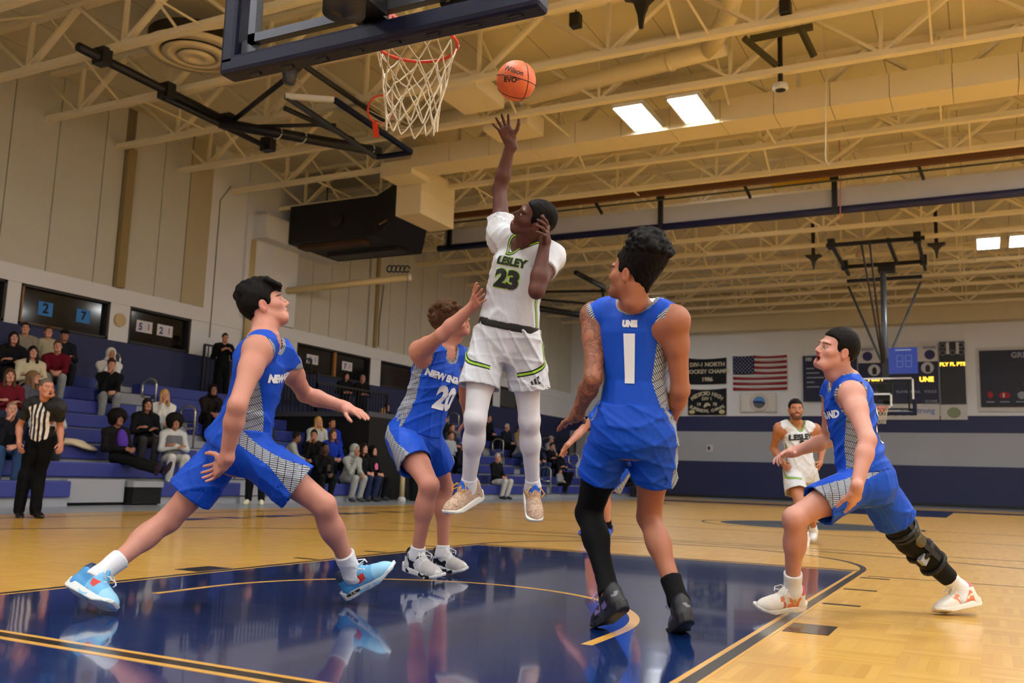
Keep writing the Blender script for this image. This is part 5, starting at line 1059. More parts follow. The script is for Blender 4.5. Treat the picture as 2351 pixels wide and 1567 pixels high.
POSE = {
 'one': {'pel': (1.3, 1.616, 0.926), 'neck': (1.331, 1.524, 1.467), 'head': (1.372, 1.366, 1.59), 'shL': (1.117, 1.562, 1.443), 'shR': (1.531, 1.479, 1.389), 'elL': (1.154, 1.463, 1.136), 'wrL': (1.001, 1.63, 0.974), 'haL': (0.859, 1.757, 0.929), 'elR': (1.521, 1.611, 1.091), 'wrR': (1.402, 1.817, 0.946), 'haR': (1.306, 1.982, 0.902), 'hipL': (1.199, 1.613, 0.89), 'hipR': (1.4, 1.629, 0.892), 'knL': (1.012, 1.791, 0.512), 'knR': (1.296, 1.855, 0.508), 'anL': (1.206, 1.577, 0.174), 'anR': (1.494, 1.698, 0.143), 'heL': (1.291, 1.519, 0.128), 'toL': (1.115, 1.668, 0.01), 'heR': (1.548, 1.617, 0.085), 'toR': (1.443, 1.839, 0.0)},
 'left': {'pel': (-0.592, 1.086, 0.794), 'neck': (-0.438, 1.043, 1.314), 'head': (-0.507, 1.098, 1.501), 'shR': (-0.318, 0.861, 1.235), 'shL': (-0.466, 1.253, 1.214), 'elR': (-0.259, 0.694, 0.958), 'wrR': (-0.371, 0.762, 0.708), 'haR': (-0.539, 0.823, 0.625), 'elL': (-0.576, 1.537, 1.089), 'wrL': (-0.303, 1.554, 1.017), 'haL': (-0.118, 1.518, 0.961), 'hipR': (-0.5, 1.045, 0.76), 'hipL': (-0.691, 1.123, 0.778), 'knR': (-0.191, 1.268, 0.506), 'anR': (-0.193, 1.544, 0.149), 'knL': (-0.937, 0.984, 0.409), 'anL': (-0.978, 0.618, 0.152), 'heR': (-0.231, 1.571, 0.052), 'toR': (-0.001, 1.595, 0.187), 'heL': (-1.073, 0.569, 0.114), 'toL': (-0.817, 0.573, 0.04)},
 'right': {'pel': (2.171, 2.79, 0.723), 'neck': (2.085, 2.743, 1.242), 'head': (2.064, 2.61, 1.387), 'shL': (2.142, 2.555, 1.152), 'shR': (2.005, 2.937, 1.188), 'elL': (2.234, 2.378, 0.909), 'wrL': (2.19, 2.26, 0.67), 'haL': (2.153, 2.399, 0.548), 'elR': (1.939, 3.121, 0.941), 'wrR': (1.774, 2.922, 0.862), 'haR': (1.686, 2.758, 0.83), 'hipL': (2.162, 2.693, 0.705), 'hipR': (2.19, 2.888, 0.709), 'knL': (1.87, 2.435, 0.51), 'anL': (1.819, 2.646, 0.131), 'knR': (2.354, 3.149, 0.399), 'anR': (2.592, 3.391, 0.139), 'heL': (1.852, 2.715, 0.056), 'toL': (1.668, 2.544, 0.043), 'heR': (2.675, 3.422, 0.069), 'toR': (2.477, 3.277, 0.02)},
 'twenty': {'pel': (-0.583, 2.678, 0.931), 'neck': (-0.403, 2.692, 1.468), 'head': (-0.349, 2.682, 1.673), 'shR': (-0.446, 2.476, 1.45), 'shL': (-0.384, 2.911, 1.456), 'elR': (-0.176, 2.294, 1.518), 'wrR': (0.054, 2.268, 1.684), 'haR': (0.185, 2.127, 1.733), 'elL': (-0.491, 3.149, 1.251), 'wrL': (-0.579, 3.36, 1.083), 'haL': (-0.624, 3.514, 0.965), 'hipR': (-0.621, 2.583, 0.9), 'hipL': (-0.552, 2.778, 0.907), 'knR': (-0.302, 2.424, 0.606), 'knL': (-0.611, 3.118, 0.594), 'anR': (-0.429, 2.518, 0.172), 'anL': (-0.607, 3.128, 0.133), 'heR': (-0.511, 2.55, 0.099), 'toR': (-0.253, 2.492, 0.063), 'heL': (-0.677, 3.171, 0.056), 'toL': (-0.42, 3.099, 0.046)},
 'jump': {'pel': (0.224, 2.372, 1.498), 'neck': (0.36, 2.322, 2.045), 'head': (0.48, 2.174, 2.14), 'shR': (0.16, 2.393, 2.116), 'shL': (0.546, 2.266, 1.935), 'elR': (0.106, 2.446, 2.445), 'wrR': (0.207, 2.383, 2.716), 'haR': (0.133, 2.469, 2.884), 'elL': (0.579, 2.035, 1.691), 'wrL': (0.609, 2.065, 1.979), 'haL': (0.697, 1.895, 2.044), 'hipR': (0.125, 2.332, 1.469), 'hipL': (0.319, 2.421, 1.472), 'knR': (0.1, 2.256, 1.004), 'knL': (0.311, 2.54, 1.014), 'anR': (-0.042, 2.451, 0.608), 'anL': (0.242, 2.761, 0.613), 'heR': (-0.024, 2.55, 0.555), 'toR': (-0.083, 2.302, 0.46), 'heL': (0.175, 2.848, 0.592), 'toL': (0.308, 2.675, 0.428)},
 'ref': {'pel': (-7.537, 5.066, 0.943), 'neck': (-7.35, 4.938, 1.409), 'head': (-7.239, 4.847, 1.545), 'shR': (-7.546, 4.865, 1.348), 'shL': (-7.157, 4.984, 1.323), 'elR': (-7.73, 4.89, 1.094), 'elL': (-7.317, 5.14, 1.1), 'wrR': (-7.616, 4.837, 0.855), 'wrL': (-7.17, 5.064, 0.886), 'haR': (-7.471, 4.756, 0.766), 'haL': (-7.045, 4.97, 0.781), 'hipR': (-7.633, 5.044, 0.94), 'hipL': (-7.44, 5.092, 0.936), 'knR': (-7.688, 5.004, 0.504), 'knL': (-7.57, 5.11, 0.515), 'anR': (-7.719, 4.994, 0.073), 'anL': (-7.542, 5.085, 0.085), 'heR': (-7.781, 5.054, 0.02), 'toR': (-7.56, 4.919, -0.001), 'heL': (-7.618, 5.127, 0.034), 'toL': (-7.367, 5.064, 0.014)},
 'two': {'pel': (0.834, 8.647, 0.847), 'neck': (0.804, 8.593, 1.377), 'head': (0.823, 8.466, 1.534), 'shR': (0.641, 8.46, 1.319), 'shL': (0.993, 8.688, 1.324), 'elR': (0.529, 8.668, 1.101), 'elL': (1.036, 8.955, 1.149), 'wrR': (0.668, 8.505, 0.927), 'wrL': (1.029, 8.784, 0.933), 'haR': (0.735, 8.348, 0.837), 'haL': (1.025, 8.615, 0.839), 'hipR': (0.749, 8.593, 0.834), 'hipL': (0.92, 8.703, 0.838), 'knR': (0.875, 8.392, 0.451), 'knL': (0.901, 8.93, 0.448), 'anR': (0.89, 8.6, 0.062), 'anL': (0.878, 9.231, 0.126), 'heR': (0.877, 8.687, 0.007), 'toR': (0.897, 8.424, -0.021), 'heL': (0.873, 9.321, 0.08), 'toL': (0.884, 9.057, 0.041)},
 'back': {'pel': (-0.915, 7.425, 0.935), 'neck': (-0.941, 7.372, 1.487), 'head': (-0.925, 7.362, 1.694), 'shR': (-1.038, 7.177, 1.458), 'shL': (-0.791, 7.531, 1.473), 'elR': (-1.275, 7.192, 1.229), 'wrR': (-1.398, 7.03, 1.035), 'haR': (-1.525, 7.148, 0.942), 'elL': (-0.807, 7.763, 1.24), 'wrL': (-0.901, 7.722, 0.975), 'haL': (-0.929, 7.581, 0.839), 'hipR': (-1.019, 7.433, 0.921), 'hipL': (-0.814, 7.422, 0.902), 'knR': (-1.149, 7.246, 0.522), 'knL': (-1.075, 7.369, 0.521), 'anR': (-1.298, 7.42, 0.133), 'anL': (-1.115, 7.6, 0.134), 'heR': (-1.309, 7.506, 0.075), 'toR': (-1.303, 7.234, 0.065), 'heL': (-1.126, 7.69, 0.076), 'toL': (-1.089, 7.427, 0.037)},
}
# ---------------------------------------------------------------- players
def skin_mat(name='skin', tattoo=False):
    if name in _mats: return _mats[name]
    t = NT(name); nd = t.n('Attribute', attribute_name='col'); c = nd.outputs['Color']
    n = t.noise(9, 4, t.obj()); c = t.mix(t.math('MULTIPLY', n, .22), c, srgb((150, 70, 54)))
    if tattoo:
        a, _ = t.attr('tat'); o = t.obj(); w = t.n('TexNoise'); w.inputs['Scale'].default_value = 17; w.inputs['Detail'].default_value = 2.; w.inputs['Distortion'].default_value = 1.6; t.l(o, w.inputs['Vector'])
        m = t.ramp(w.outputs[0], (.44, (0, 0, 0)), (.52, (.85, .85, .85)), (.60, (.25, .25, .25)), (.7, (.7, .7, .7)))
        c = t.mix(t.math('MULTIPLY', t.math('MULTIPLY', a[0], m), .72), c, srgb((52, 44, 44)))
    t.base(c); t.p(Roughness=.52); t.b.inputs['Specular IOR Level'].default_value = .38
    t.b.inputs['Subsurface Weight'].default_value = 0.; t.b.inputs['Subsurface Radius'].default_value = (.012, .005, .003); t.b.inputs['Subsurface Scale'].default_value = 1
    t.bump(t.noise(160, 3, t.obj()), .05, .002); _mats[name] = t.m; return t.m
def cloth_bump(t, s=.12):
    v = t.obj(); a = t.math('ADD', t.noise(11, 3, t.map(v, (1, 1, .45), (.5, .3, .2)), .5), t.math('MULTIPLY', t.noise(300, 1, v), .03)); t.bump(a, s * 2.5, .03)
def line_pattern(t, along, across):
    k = t.math('FRACT', t.math('MULTIPLY', t.math('ADD', t.math('MULTIPLY', along, .35), t.math('ADD', across, t.math('MULTIPLY', t.noise(5, 1, t.obj()), .05))), 95.))
    k2 = t.math('FRACT', t.math('MULTIPLY', t.math('SUBTRACT', along, t.math('MULTIPLY', across, .8)), 16.))
    return t.math('MAXIMUM', lt(t, k, .36), lt(t, k2, .09))
BLUE, PANEL, INK = srgb((8, 74, 192)), srgb((176, 182, 192)), srgb((18, 22, 36))
def blue_jersey_mat():
    t = NT('blue_jersey'); a, _ = t.attr('loc'); r, _ = t.attr('trim')
    f = t.math('ABSOLUTE', t.math('ADD', a[1], t.math('MULTIPLY', a[2], .02)))
    side = both(t, lt(t, f, t.math('SUBTRACT', .062, t.math('MULTIPLY', t.math('ABSOLUTE', t.math('SUBTRACT', a[2], .35)), .045))), lt(t, .1, t.math('ABSOLUTE', a[0])))
    side = both(t, side, lt(t, a[2], .86))
    pan = t.mix(line_pattern(t, a[2], a[1]), PANEL, INK)
    c = t.mix(side, BLUE, pan)
    tick = t.math('FRACT', t.math('MULTIPLY', t.math('ADD', t.math('ADD', a[0], a[1]), t.math('MULTIPLY', a[2], .6)), 62.))
    tr = t.mix(lt(t, tick, .4), PANEL, INK)
    c = t.mix(lt(t, t.math('MINIMUM', r[0], r[1]), .019), c, tr); t.base(c)
    t.p(Roughness=.62); t.b.inputs['Specular IOR Level'].default_value = .3; cloth_bump(t); return t.m
def blue_shorts_mat():
    t = NT('blue_shorts'); a, _ = t.attr('loc')
    w = t.math('ADD', .26, t.math('MULTIPLY', t.math('MAXIMUM', t.math('SUBTRACT', .17, a[1]), 0.), 2.2))
    side = lt(t, t.math('ABSOLUTE', t.math('SUBTRACT', a[0], .08)), w)
    pan = t.mix(line_pattern(t, t.math('MULTIPLY', a[1], 1.4), t.math('MULTIPLY', a[0], .12)), PANEL, INK)
    t.base(t.mix(side, BLUE, pan)); t.p(Roughness=.6); t.b.inputs['Specular IOR Level'].default_value = .3; cloth_bump(t, .16); return t.m
WHT, GRN, BLK = srgb((208, 211, 217)), srgb((150, 205, 40)), srgb((14, 15, 16))
def tri_band(t, d, c, w1=.008, w2=.02):
    d = t.math('ABSOLUTE', d); c = t.mix(lt(t, d, w2), c, BLK); return t.mix(lt(t, d, w1), c, GRN)
def white_jersey_mat():
    t = NT('white_jersey'); a, _ = t.attr('loc'); r, _ = t.attr('trim')
    c = tri_band(t, t.math('SUBTRACT', r[0], .014), WHT, .004, .0105)
    m = both(t, lt(t, .09, t.math('ABSOLUTE', a[0])), lt(t, a[2], .62)); c = t.mix(m, c, tri_band(t, t.math('SUBTRACT', a[1], .03), c, .006, .014))
    t.base(c); t.p(Roughness=.55); cloth_bump(t, .14); return t.m
def white_shorts_mat():
    t = NT('white_shorts'); a, _ = t.attr('loc')
    A = t.math('MAXIMUM', t.math('MULTIPLY', t.math('ADD', a[0], .05), .12), .002); B = t.math('MAXIMUM', t.math('SUBTRACT', a[1], .085), .002)
    d = t.math('DIVIDE', t.math('SUBTRACT', t.math('MULTIPLY', A, B), .0042), t.math('SQRT', t.math('ADD', t.math('MULTIPLY', A, A), t.math('MULTIPLY', B, B))))
    m = both(t, lt(t, -.04, a[0]), lt(t, a[0], 2.0)); c = t.mix(m, WHT, tri_band(t, d, WHT, .006, .0145)); t.base(c); t.p(Roughness=.5); cloth_bump(t, .2); return t.m
def decal(ob, loft, body, size, u, h, front, m, name='number', bold=0., sx=1.0, off=.004, shear=0., spacing=1.0, dist=.5):
    from mathutils.bvhtree import BVHTree
    me = text_mesh(body, size, bold=bold, shear=shear, spacing=spacing)
    bm = bmesh.new(); bm.from_mesh(me); bmesh.ops.triangulate(bm, faces=bm.faces)
    for _ in range(3):
        es = [e for e in bm.edges if e.calc_length() > .016]
        if es: bmesh.ops.subdivide_edges(bm, edges=es, cuts=1); bmesh.ops.triangulate(bm, faces=bm.faces)
    tree = BVHTree.FromPolygons([v.co for v in ob.data.vertices], [p.vertices for p in ob.data.polygons])
    lat = unit(loft.l0 + loft.l1); fw = np.cross(lat, loft.a); Rc = .155
    if not front: lat, fw = -lat, -fw
    for v in bm.verts:
        th = (v.co.x * sx + u) / Rc; dr = fw * math.cos(th) + lat * math.sin(th); ax = loft.c0 + loft.ax * h + loft.a * v.co.y
        hit = tree.ray_cast(Vector(ax + dr * dist), Vector(-dr), dist)
        v.co = (hit[0] if hit[0] else Vector(ax + dr * .15)) + Vector(dr) * off
    bm.to_mesh(me); bm.free(); me.materials.clear(); me.materials.append(m)
    o = bpy.data.objects.new(name, me); COL.objects.link(o); o.parent = ob
    return o
def person(label, base, group=None, cat='person'):
    r = empty('person', base); r['label'] = label; r['category'] = cat
    if group: r['group'] = group
    return r
def hold(r):
    """children are built in world space: keep them there"""
    mi = Matrix.Translation(-Vector(r.location))
    for c in r.children: c.matrix_parent_inverse = mi
SKIN = skin_mat(); MBJ, MBS, MWJ, MWS = blue_jersey_mat(), blue_shorts_mat(), white_jersey_mat(), white_shorts_mat()
NUMW = mat('white_print', (235, 238, 242), .6); NUMK = mat('black_print', (15, 15, 16), .6); NUMG = mat('green_print', (150, 205, 40), .6)
HAIRK = mat('black_hair', (14, 11, 10), .6, spec=.12, var=.5, vscale=60, bump=.8, bscale=140); HAIRB = mat('brown_hair', (84, 58, 38), .6, spec=.12, var=.5, vscale=60, bump=.8, bscale=140)
SOCKW = mat('white_sock', (228, 230, 232), .8, bump=.5, bscale=90); SOCKK = mat('black_sock', (14, 14, 16), .8, spec=.15, bump=.4, bscale=90)
LACEW = mat('white_lace', (232, 232, 230), .7)
def shoe_mat(name, base, patches, rough=.5, scale=13):
    """patches: colour, noise band, offset, range along the shoe (heel -.15 .. toe .15), range in height"""
    t = NT(name); a, nd = t.attr('loc'); c = srgb(base)
    for i, (col, lo, hi, off, y0, y1, z0, z1) in enumerate(patches):
        n = t.noise(scale, 1.5, t.map(nd.outputs['Vector'], (1, 1, 1), loc=(off, off * 2, off * 3))); m = both(t, lt(t, lo, n), lt(t, n, hi)); w = t.math('MULTIPLY', t.math('SUBTRACT', n, .5), .05)
        for q, u, v in ((1, y0, y1), (2, z0, z1)): m = both(t, m, both(t, lt(t, u, t.math('ADD', a[q], w)), lt(t, t.math('ADD', a[q], w), v)))
        c = t.mix(m, c, srgb(col))
    t.base(c); t.p(Roughness=rough); t.bump(t.noise(220, 2, nd.outputs['Vector']), .25, .002); return t.m

def blue_player(key, label, H, face, face_up, skin, hands, build=1.0, mouth=0., beard=0., hair=('short', HAIRK), brow=(40, 28, 22), tattoo=None, length=.8, flare=.135, arms='LR', seed=1, hem=-.14, vox=.009):
    J = POSE[key]; r = person(label, (J['pel'][0], J['pel'][1], 0))
    p = Person(r, J, H, face, face_up, skin, build, hands, mouth, beard, vox=vox, brow=brow)
    p.body_mesh(SKIN if not tattoo else skin_mat('tattooed_skin', True), tattoo=tattoo)
    j = p.jersey(MBJ, seed=seed, hem=hem); p.shorts(MBS, length=length, flare=flare, seed=seed + 3)
    p.hair(hair[1], hair[0], seed=seed, **(hair[2] if len(hair) > 2 else {}))
    return p, j
def finish(p): hold(p.root)

# the player with the number one, seen from behind
p, j = blue_player('one', 'basketball player in blue seen from behind, number 1, hair in a curly bun', 1.86, camv(-.78, -.08, -.6), camv(.12, 1, .12), (166, 108, 80),
    {'L': dict(palm=camv(.2, -1, -.3), curl=(.1, .12, .15, .2), spread=.16, thumb=.8), 'R': dict(palm=camv(-.5, 0, -.8))}, hair=('bun', HAIRK, dict(amp=.006, thick=.01)), beard=.5, tattoo='L', seed=11, hem=.12, length=.52, flare=.110)
decal(j, p.loft, '1', .29, .03, .56, False, NUMW, bold=.014, sx=1.15); t_ = decal(j, p.loft, 'UNE', .036, .03, .865, False, NUMW, name='team_mark', bold=.004, sx=1.15)
p.sleeve('L', mat('black_tights', (9, 9, 11), .75, spec=.15), .45, 1.80)
for S in 'LR': p.sleeve(S, SOCKK, 1.78 if S == 'L' else 1.72, 2.02, name='sock', g=.009)
BSH = shoe_mat('black_shoe', (24, 25, 31), [((52, 54, 66), .5, 1, .1, -.02, .15, .02, .2), ((120, 104, 160), .52, .6, .5, -.06, .05, .05, .2), ((120, 122, 130), .62, .7, .7, -.16, -.11, .05, .1)]); BSO = mat('black_rubber', (28, 28, 32), .55, bump=.3)
for S in 'LR': p.shoe(S, (BSH, BSO, mat('lilac_lace', (190, 180, 215), .7)))
finish(p)
# lunging player on the photograph's near side of the key
p, j = blue_player('left', 'basketball player in blue lunging with arms spread, light blue shoes, dark fringe', 1.88, camv(.86, .42, -.28), camv(-.36, .92, -.02), (204, 144, 124),
    {'R': dict(palm=camv(-.5, .3, .8), curl=(.25, .3, .35, .4), spread=.12, thumb=.75), 'L': dict(palm=camv(-.1, -1, .0), curl=(.12, .14, .16, .2), spread=.06, thumb=.3)}, hair=('fringe', HAIRK, dict(thick=.016)), mouth=.25, seed=21, hem=-.02, length=.66, flare=.128)
decal(j, p.loft, 'NEW ENGLAND', .052, 0, .70, True, NUMW, name='team_name', bold=.004)
for S in 'LR': p.sleeve(S, SOCKW, 1.68, 2.05, name='sock', g=.010, amp=.002)
LBS = shoe_mat('light_blue_shoe', (112, 184, 230), [((70, 150, 208), 0, 1, .2, -.16, -.03, .0, .2), ((150, 206, 236), 0, 1, .6, .06, .16, .0, .2), ((205, 60, 50), 0, 1, .9, -.02, .02, .055, .085), ((40, 60, 96), 0, 1, .3, -.16, -.06, .098, .2)]); LBR = shoe_mat('pale_sole', (222, 228, 226), [((150, 200, 226), .52, .7, .3, -.05, .12, -.02, .02)], .4)
for S in 'LR':
    so = p.shoe(S, (LBS, LBR, LACEW), scale=1.08)
    if S == 'R':
        he, to, an = (p.J[k + S] for k in ('he', 'to', 'an')); f_ = unit(to - he); u_ = unit(an - (.72 * he + .28 * to)); u_ = unit(u_ - f_ * (u_ @ f_)); l_ = np.cross(u_, f_); o_ = .5 * (he + to) - u_ * .022 * p.c * 1.08
        sign_text('NICK NH', .02, o_ - l_ * .042 * p.c + f_ * -.085 + u_ * .026, f_, u_, NUMK, so, 'marker_note', bold=.0006, off=.002)
finish(p)
# player lunging towards the baseline, knee brace
p, j = blue_player('right', 'shouting basketball player in blue striding with a black knee brace', 1.80, camv(-.93, .30, .16), camv(.28, .95, .05), (206, 150, 132),
    {'L': dict(palm=camv(-.3, -.1, -.9), curl=(.15, .2, .22, .25), spread=.08, thumb=.6), 'R': dict(palm=camv(-.2, -.7, .6), curl=(.15, .5, .6, .4), spread=.18, thumb=.9)}, hair=('short', HAIRK, dict(thick=.012)), mouth=1.25, seed=31, hem=.07, length=.66, flare=.118)
decal(j, p.loft, '4', .28, .0, .5, False, NUMW, bold=.01); decal(j, p.loft, '4', .2, .0, .42, True, NUMW, bold=.008); decal(j, p.loft, 'NEW ENGLAND', .052, 0, .68, True, NUMW, name='team_name', bold=.003)
p.sleeve('R', mat('black_brace', (14, 14, 16), .7, spec=.2, bump=.3, bscale=70), .62, 1.78, name='knee_brace', g=.014)
for S in 'LR': p.sleeve(S, SOCKW, 1.74, 2.05, name='sock', g=.009)
hip, kn, an = p.J['hipR'], p.J['knR'], p.J['anR']; d1, d2 = unit(kn - hip), unit(an - kn); sd = unit(np.cross(d2, p.up)); sd = sd if sd @ camv(0, 0, 1) > 0 else -sd
for a_, d_, r_ in ((hip + (kn - hip) * .80, d1, .082), (kn - d1 * .055, d1, .074), (kn + d2 * .09, d2, .076), (kn + d2 * .2, d2, .074)):
    l_ = unit(np.cross(d_, sd)); MB().tube([tuple(a_ + r_ * (l_ * math.cos(k * .35) + np.cross(d_, l_) * math.sin(k * .35))) for k in range(18)], .012, 6, closed=True).build('brace_strap', mat('strap_black', (10, 10, 12), .5), p.root)
MB().lathe([(.0, 0), (.036, 0), (.036, .012), (.02, .018), (.0, .018)], tuple(kn + sd * .074), 20, tuple(sd)).build('brace_hinge', mat('hinge_gold', (96, 88, 60), .35, metal=.7), p.root)
MB().bar(tuple(kn + sd * .078 - d1 * .13), tuple(kn + sd * .078), .03, .012, tuple(sd)).build('brace_bar', DK, p.root); MB().bar(tuple(kn + sd * .078), tuple(kn + sd * .078 + d2 * .16), .03, .012, tuple(sd)).build('brace_bar', DK, p.root)
MB().bar(tuple(kn + sd * .05 + d2 * .07 - np.cross(sd, d2) * .055), tuple(kn + sd * .05 + d2 * .115 - np.cross(sd, d2) * .055), .05, .03, tuple(sd)).build('brace_buckle', mat('buckle_grey', (150, 154, 160), .4), p.root)
CSH = shoe_mat('cream_shoe', (226, 220, 208), [((222, 128, 84), .50, .62, .2, -.09, .03, .035, .095), ((196, 96, 92), .62, .8, .6, -.10, .02, .03, .09), ((206, 178, 122), .3, .46, .9, -.07, .03, .03, .08), ((196, 80, 96), 0, 1, .4, -.13, -.05, .108, .2)]); CSO = mat('cream_rubber', (232, 226, 214), .45)
for S in 'LR': p.shoe(S, (CSH, CSO, LACEW))
finish(p)
# defender under the basket
p, j = blue_player('twenty', 'basketball player in blue, number 20, arm raised against the jumping shooter', 1.90, camv(.62, .62, .42), camv(-.35, .72, .5), (204, 140, 118),
    {'R': dict(palm=camv(.6, .2, -.7), curl=(.1, .12, .15, .2), spread=.12, thumb=.7), 'L': dict(palm=camv(-.5, 0, -.8))}, hair=('curly', HAIRB), seed=41, brow=(90, 60, 40), hem=.04, length=.56, flare=.116)
decal(j, p.loft, '20', .20, .02, .50, True, NUMW, bold=.012, sx=.95); decal(j, p.loft, 'NEW ENGLAND', .056, .02, .74, True, NUMW, name='team_name', bold=.004)
for S in 'LR': p.sleeve(S, SOCKW, 1.86, 2.05, name='sock', g=.009)
WBS = shoe_mat('white_black_shoe', (222, 222, 220), [((20, 20, 22), .56, .66, .2, -.14, .05, .03, .12), ((20, 20, 22), 0, 1, .2, -.16, -.09, .095, .2), ((196, 194, 190), .4, 1, .5, .03, .16, .0, .2)]); WBO = shoe_mat('white_black_sole', (225, 225, 222), [((22, 22, 24), .5, .62, .4, -.1, .1, .008, .03)])
for S in 'LR': p.shoe(S, (WBS, WBO, LACEW), scale=1.05)
finish(p)
# the shooter
J = dict(POSE['jump']); J['haR'] = tuple(np.array(J['wrR']) + .2 * camv(-.42, .85, .2)); r = person('basketball player in white, number 23, jumping with one arm raised to the ball', (J['pel'][0], J['pel'][1], 0))
p = Person(r, J, 1.93, camv(-.72, .60, .36), camv(.55, .72, .42), (78, 47, 36), 1.0, {'R': dict(palm=camv(-.2, .3, .9), curl=(.35, .3, .28, .25), spread=.24, thumb=1.1), 'L': dict(palm=camv(-.6, -.2, -.75), curl=(.4, .5, .55, .6), spread=.16, thumb=.6)}, mouth=.35, lips=(120, 62, 58), brow=(16, 12, 10))
p.body_mesh(SKIN); p.hair(HAIRK, 'short', thick=.007, seed=5)
j = p.jersey(MWJ, seed=52, hem=.15, sleeves=.42, neck=.072, vneck=.03, tuck=True, loose=.026, amp=.0075, slr=.08)
decal(j, p.loft, '23', .14, -.01, .585, True, NUMG, bold=.013, sx=1.2, off=.003, name='number_outline'); decal(j, p.loft, '23', .14, -.01, .585, True, NUMK, bold=.008, sx=1.2, off=.006)
decal(j, p.loft, 'LESLEY', .064, -.012, .775, True, NUMG, bold=.0055, sx=1.08, off=.003, name='team_name_outline'); decal(j, p.loft, 'LESLEY', .064, -.012, .775, True, NUMK, name='team_name', bold=.003, sx=1.08, off=.006)
sh = p.shorts(MWS, length=.60, flare=.122, seed=55, waist=.10, amp=.0065)
hipL_, knL_ = p.J['hipL'], p.J['knL']; a_ = unit(knL_ - hipL_); e_ = hipL_ + (knL_ - hipL_) * .60; out_ = unit(p.J['hipL'] - p.J['hipR']); out_ = unit(out_ - a_ * (out_ @ a_)); fr_ = np.cross(a_, out_)
from mathutils.bvhtree import BVHTree
tr_ = BVHTree.FromPolygons([v.co for v in sh.data.vertices], [q.vertices for q in sh.data.polygons]); bars = MB()
for i in range(3):
    qs = []
    for x_, y_ in ((-.012 + .02 * i, .042), (.0 + .02 * i, .042), (-.008 + .02 * i, .066 + .012 * i), (-.02 + .02 * i, .06 + .012 * i)):
        o3 = e_ - a_ * y_ + out_ * (.045 + x_) + fr_ * .4; ht = tr_.ray_cast(Vector(o3), Vector(-fr_), .5); qs.append(tuple((ht[0] if ht[0] else Vector(o3 - fr_ * .27)) + Vector(fr_) * .004))
    bars.add(qs, [(0, 1, 2, 3)])
bars.build('shorts_mark', NUMK, sh)
wb = [p.loft.prim(grow=.034, v0=.085, v1=.168, k=.01)]; v, q = surface(wb, .008); mesh_np('waistband', v, q, mat('black_band', (16, 16, 17), .6), p.root)
TIG = mat('white_tights', (226, 226, 230), .5, bump=.1, bscale=20)
for S in 'LR': p.sleeve(S, TIG, .55, 2.0, name='leg_sleeve', g=.004, amp=.0008); p.sleeve(S, SOCKW, 1.86, 2.06, name='sock', g=.008)
TSH = shoe_mat('tan_shoe', (196, 166, 142), [((150, 120, 100), .5, .56, .2, -.2, .2, 0, .2), ((206, 182, 160), .62, .8, .5, -.2, .2, 0, .2), ((40, 96, 200), 0, 1, .3, -.045, .01, .108, .2)], .85, 70); TSO = mat('ivory_rubber', (232, 230, 220), .45); YLC = mat('yellow_lace', (226, 160, 40), .7)
for S in 'LR': p.shoe(S, (TSH, TSO, YLC), scale=1.08)
finish(p)
# ---------------------------------------------------------------- referee, players farther off
p = None
def stripes_mat():
    t = NT('referee_shirt'); a, _ = t.attr('loc'); k = lt(t, t.math('FRACT', t.math('ADD', t.math('MULTIPLY', a[0], 17.), .25)), .5)
    m = both(t, both(t, k, lt(t, t.math('ABSOLUTE', a[0]), .155)), lt(t, t.math('ADD', a[2], t.math('MULTIPLY', t.math('ABSOLUTE', a[0]), 1.3)), 1.0)); t.base(t.mix(m, srgb((22, 23, 25)), srgb((236, 232, 228)))); t.p(Roughness=.7); return t.m
J = POSE['ref']; r = person('referee in black and white striped shirt with a whistle standing by the bleachers', (J['pel'][0], J['pel'][1], 0))
p = Person(r, J, 1.80, V3(.9, -.15, -.05), V3(0, 0, 1), (196, 132, 104), .93, {S: dict(curl=(.4, .45, .5, .5), spread=.05, thumb=.3, palm=V3(0, 0, 0) + camv(.6 if S == 'R' else -.6, 0, -.3)) for S in 'LR'}, vox=.013, hvox=.007, brow=(60, 45, 38), beard=0.)
p.body_mesh(SKIN, legs=False); p.hair(mat('cropped_hair', (96, 80, 68), .7, var=.3, vscale=60), 'buzz', thick=.004, amp=.001); p.jersey(stripes_mat(), 'shirt', hem=.02, sleeves=.62, neck=.06, tuck=True, loose=.018, seed=61, slr=.062); BLKT = mat('black_trousers', (14, 14, 16), .85, spec=.12); p.trousers(BLKT, loose=.012, waist=.17)
MB().tube([p.hp(0, .1, -.066), p.hp(-.01, .135, -.07)], .012, 8).build('whistle', mat('whistle_black', (12, 12, 12), .4), r)
for S in 'LR': p.small_shoe(S, mat('black_leather', (16, 15, 15), .35))
hold(r)
J = POSE['two']; r = person('bearded basketball player in white running up from the far court', (J['pel'][0], J['pel'][1], 0))
p = Person(r, J, 1.84, camv(-.1, .05, .95), V3(0, 0, 1), (178, 120, 88), 1.0, {S: dict(curl=(.7, .8, .8, .8), spread=.03, thumb=.3, palm=camv(.7 if S == 'R' else -.7, 0, -.1)) for S in 'LR'}, vox=.011, hvox=.0055, beard=.85, brow=(24, 18, 15))
p.body_mesh(SKIN); p.hair(HAIRK, 'short', thick=.008, seed=7); j = p.jersey(MWJ, seed=71, neck=.085, vneck=.03, hem=.0); decal(j, p.loft, 'LESLEY', .085, 0, .72, True, NUMK, 'team_name', bold=.005, sx=1.2); decal(j, p.loft, '2', .17, 0, .52, True, NUMK, bold=.01); p.shorts(MWS, length=.6, flare=.13, seed=73)
for S in 'LR': p.small_shoe(S, mat('white_trainer', (222, 222, 220), .5)); p.sleeve(S, SOCKW, 1.75, 2.0, name='sock', g=.008)
hold(r)
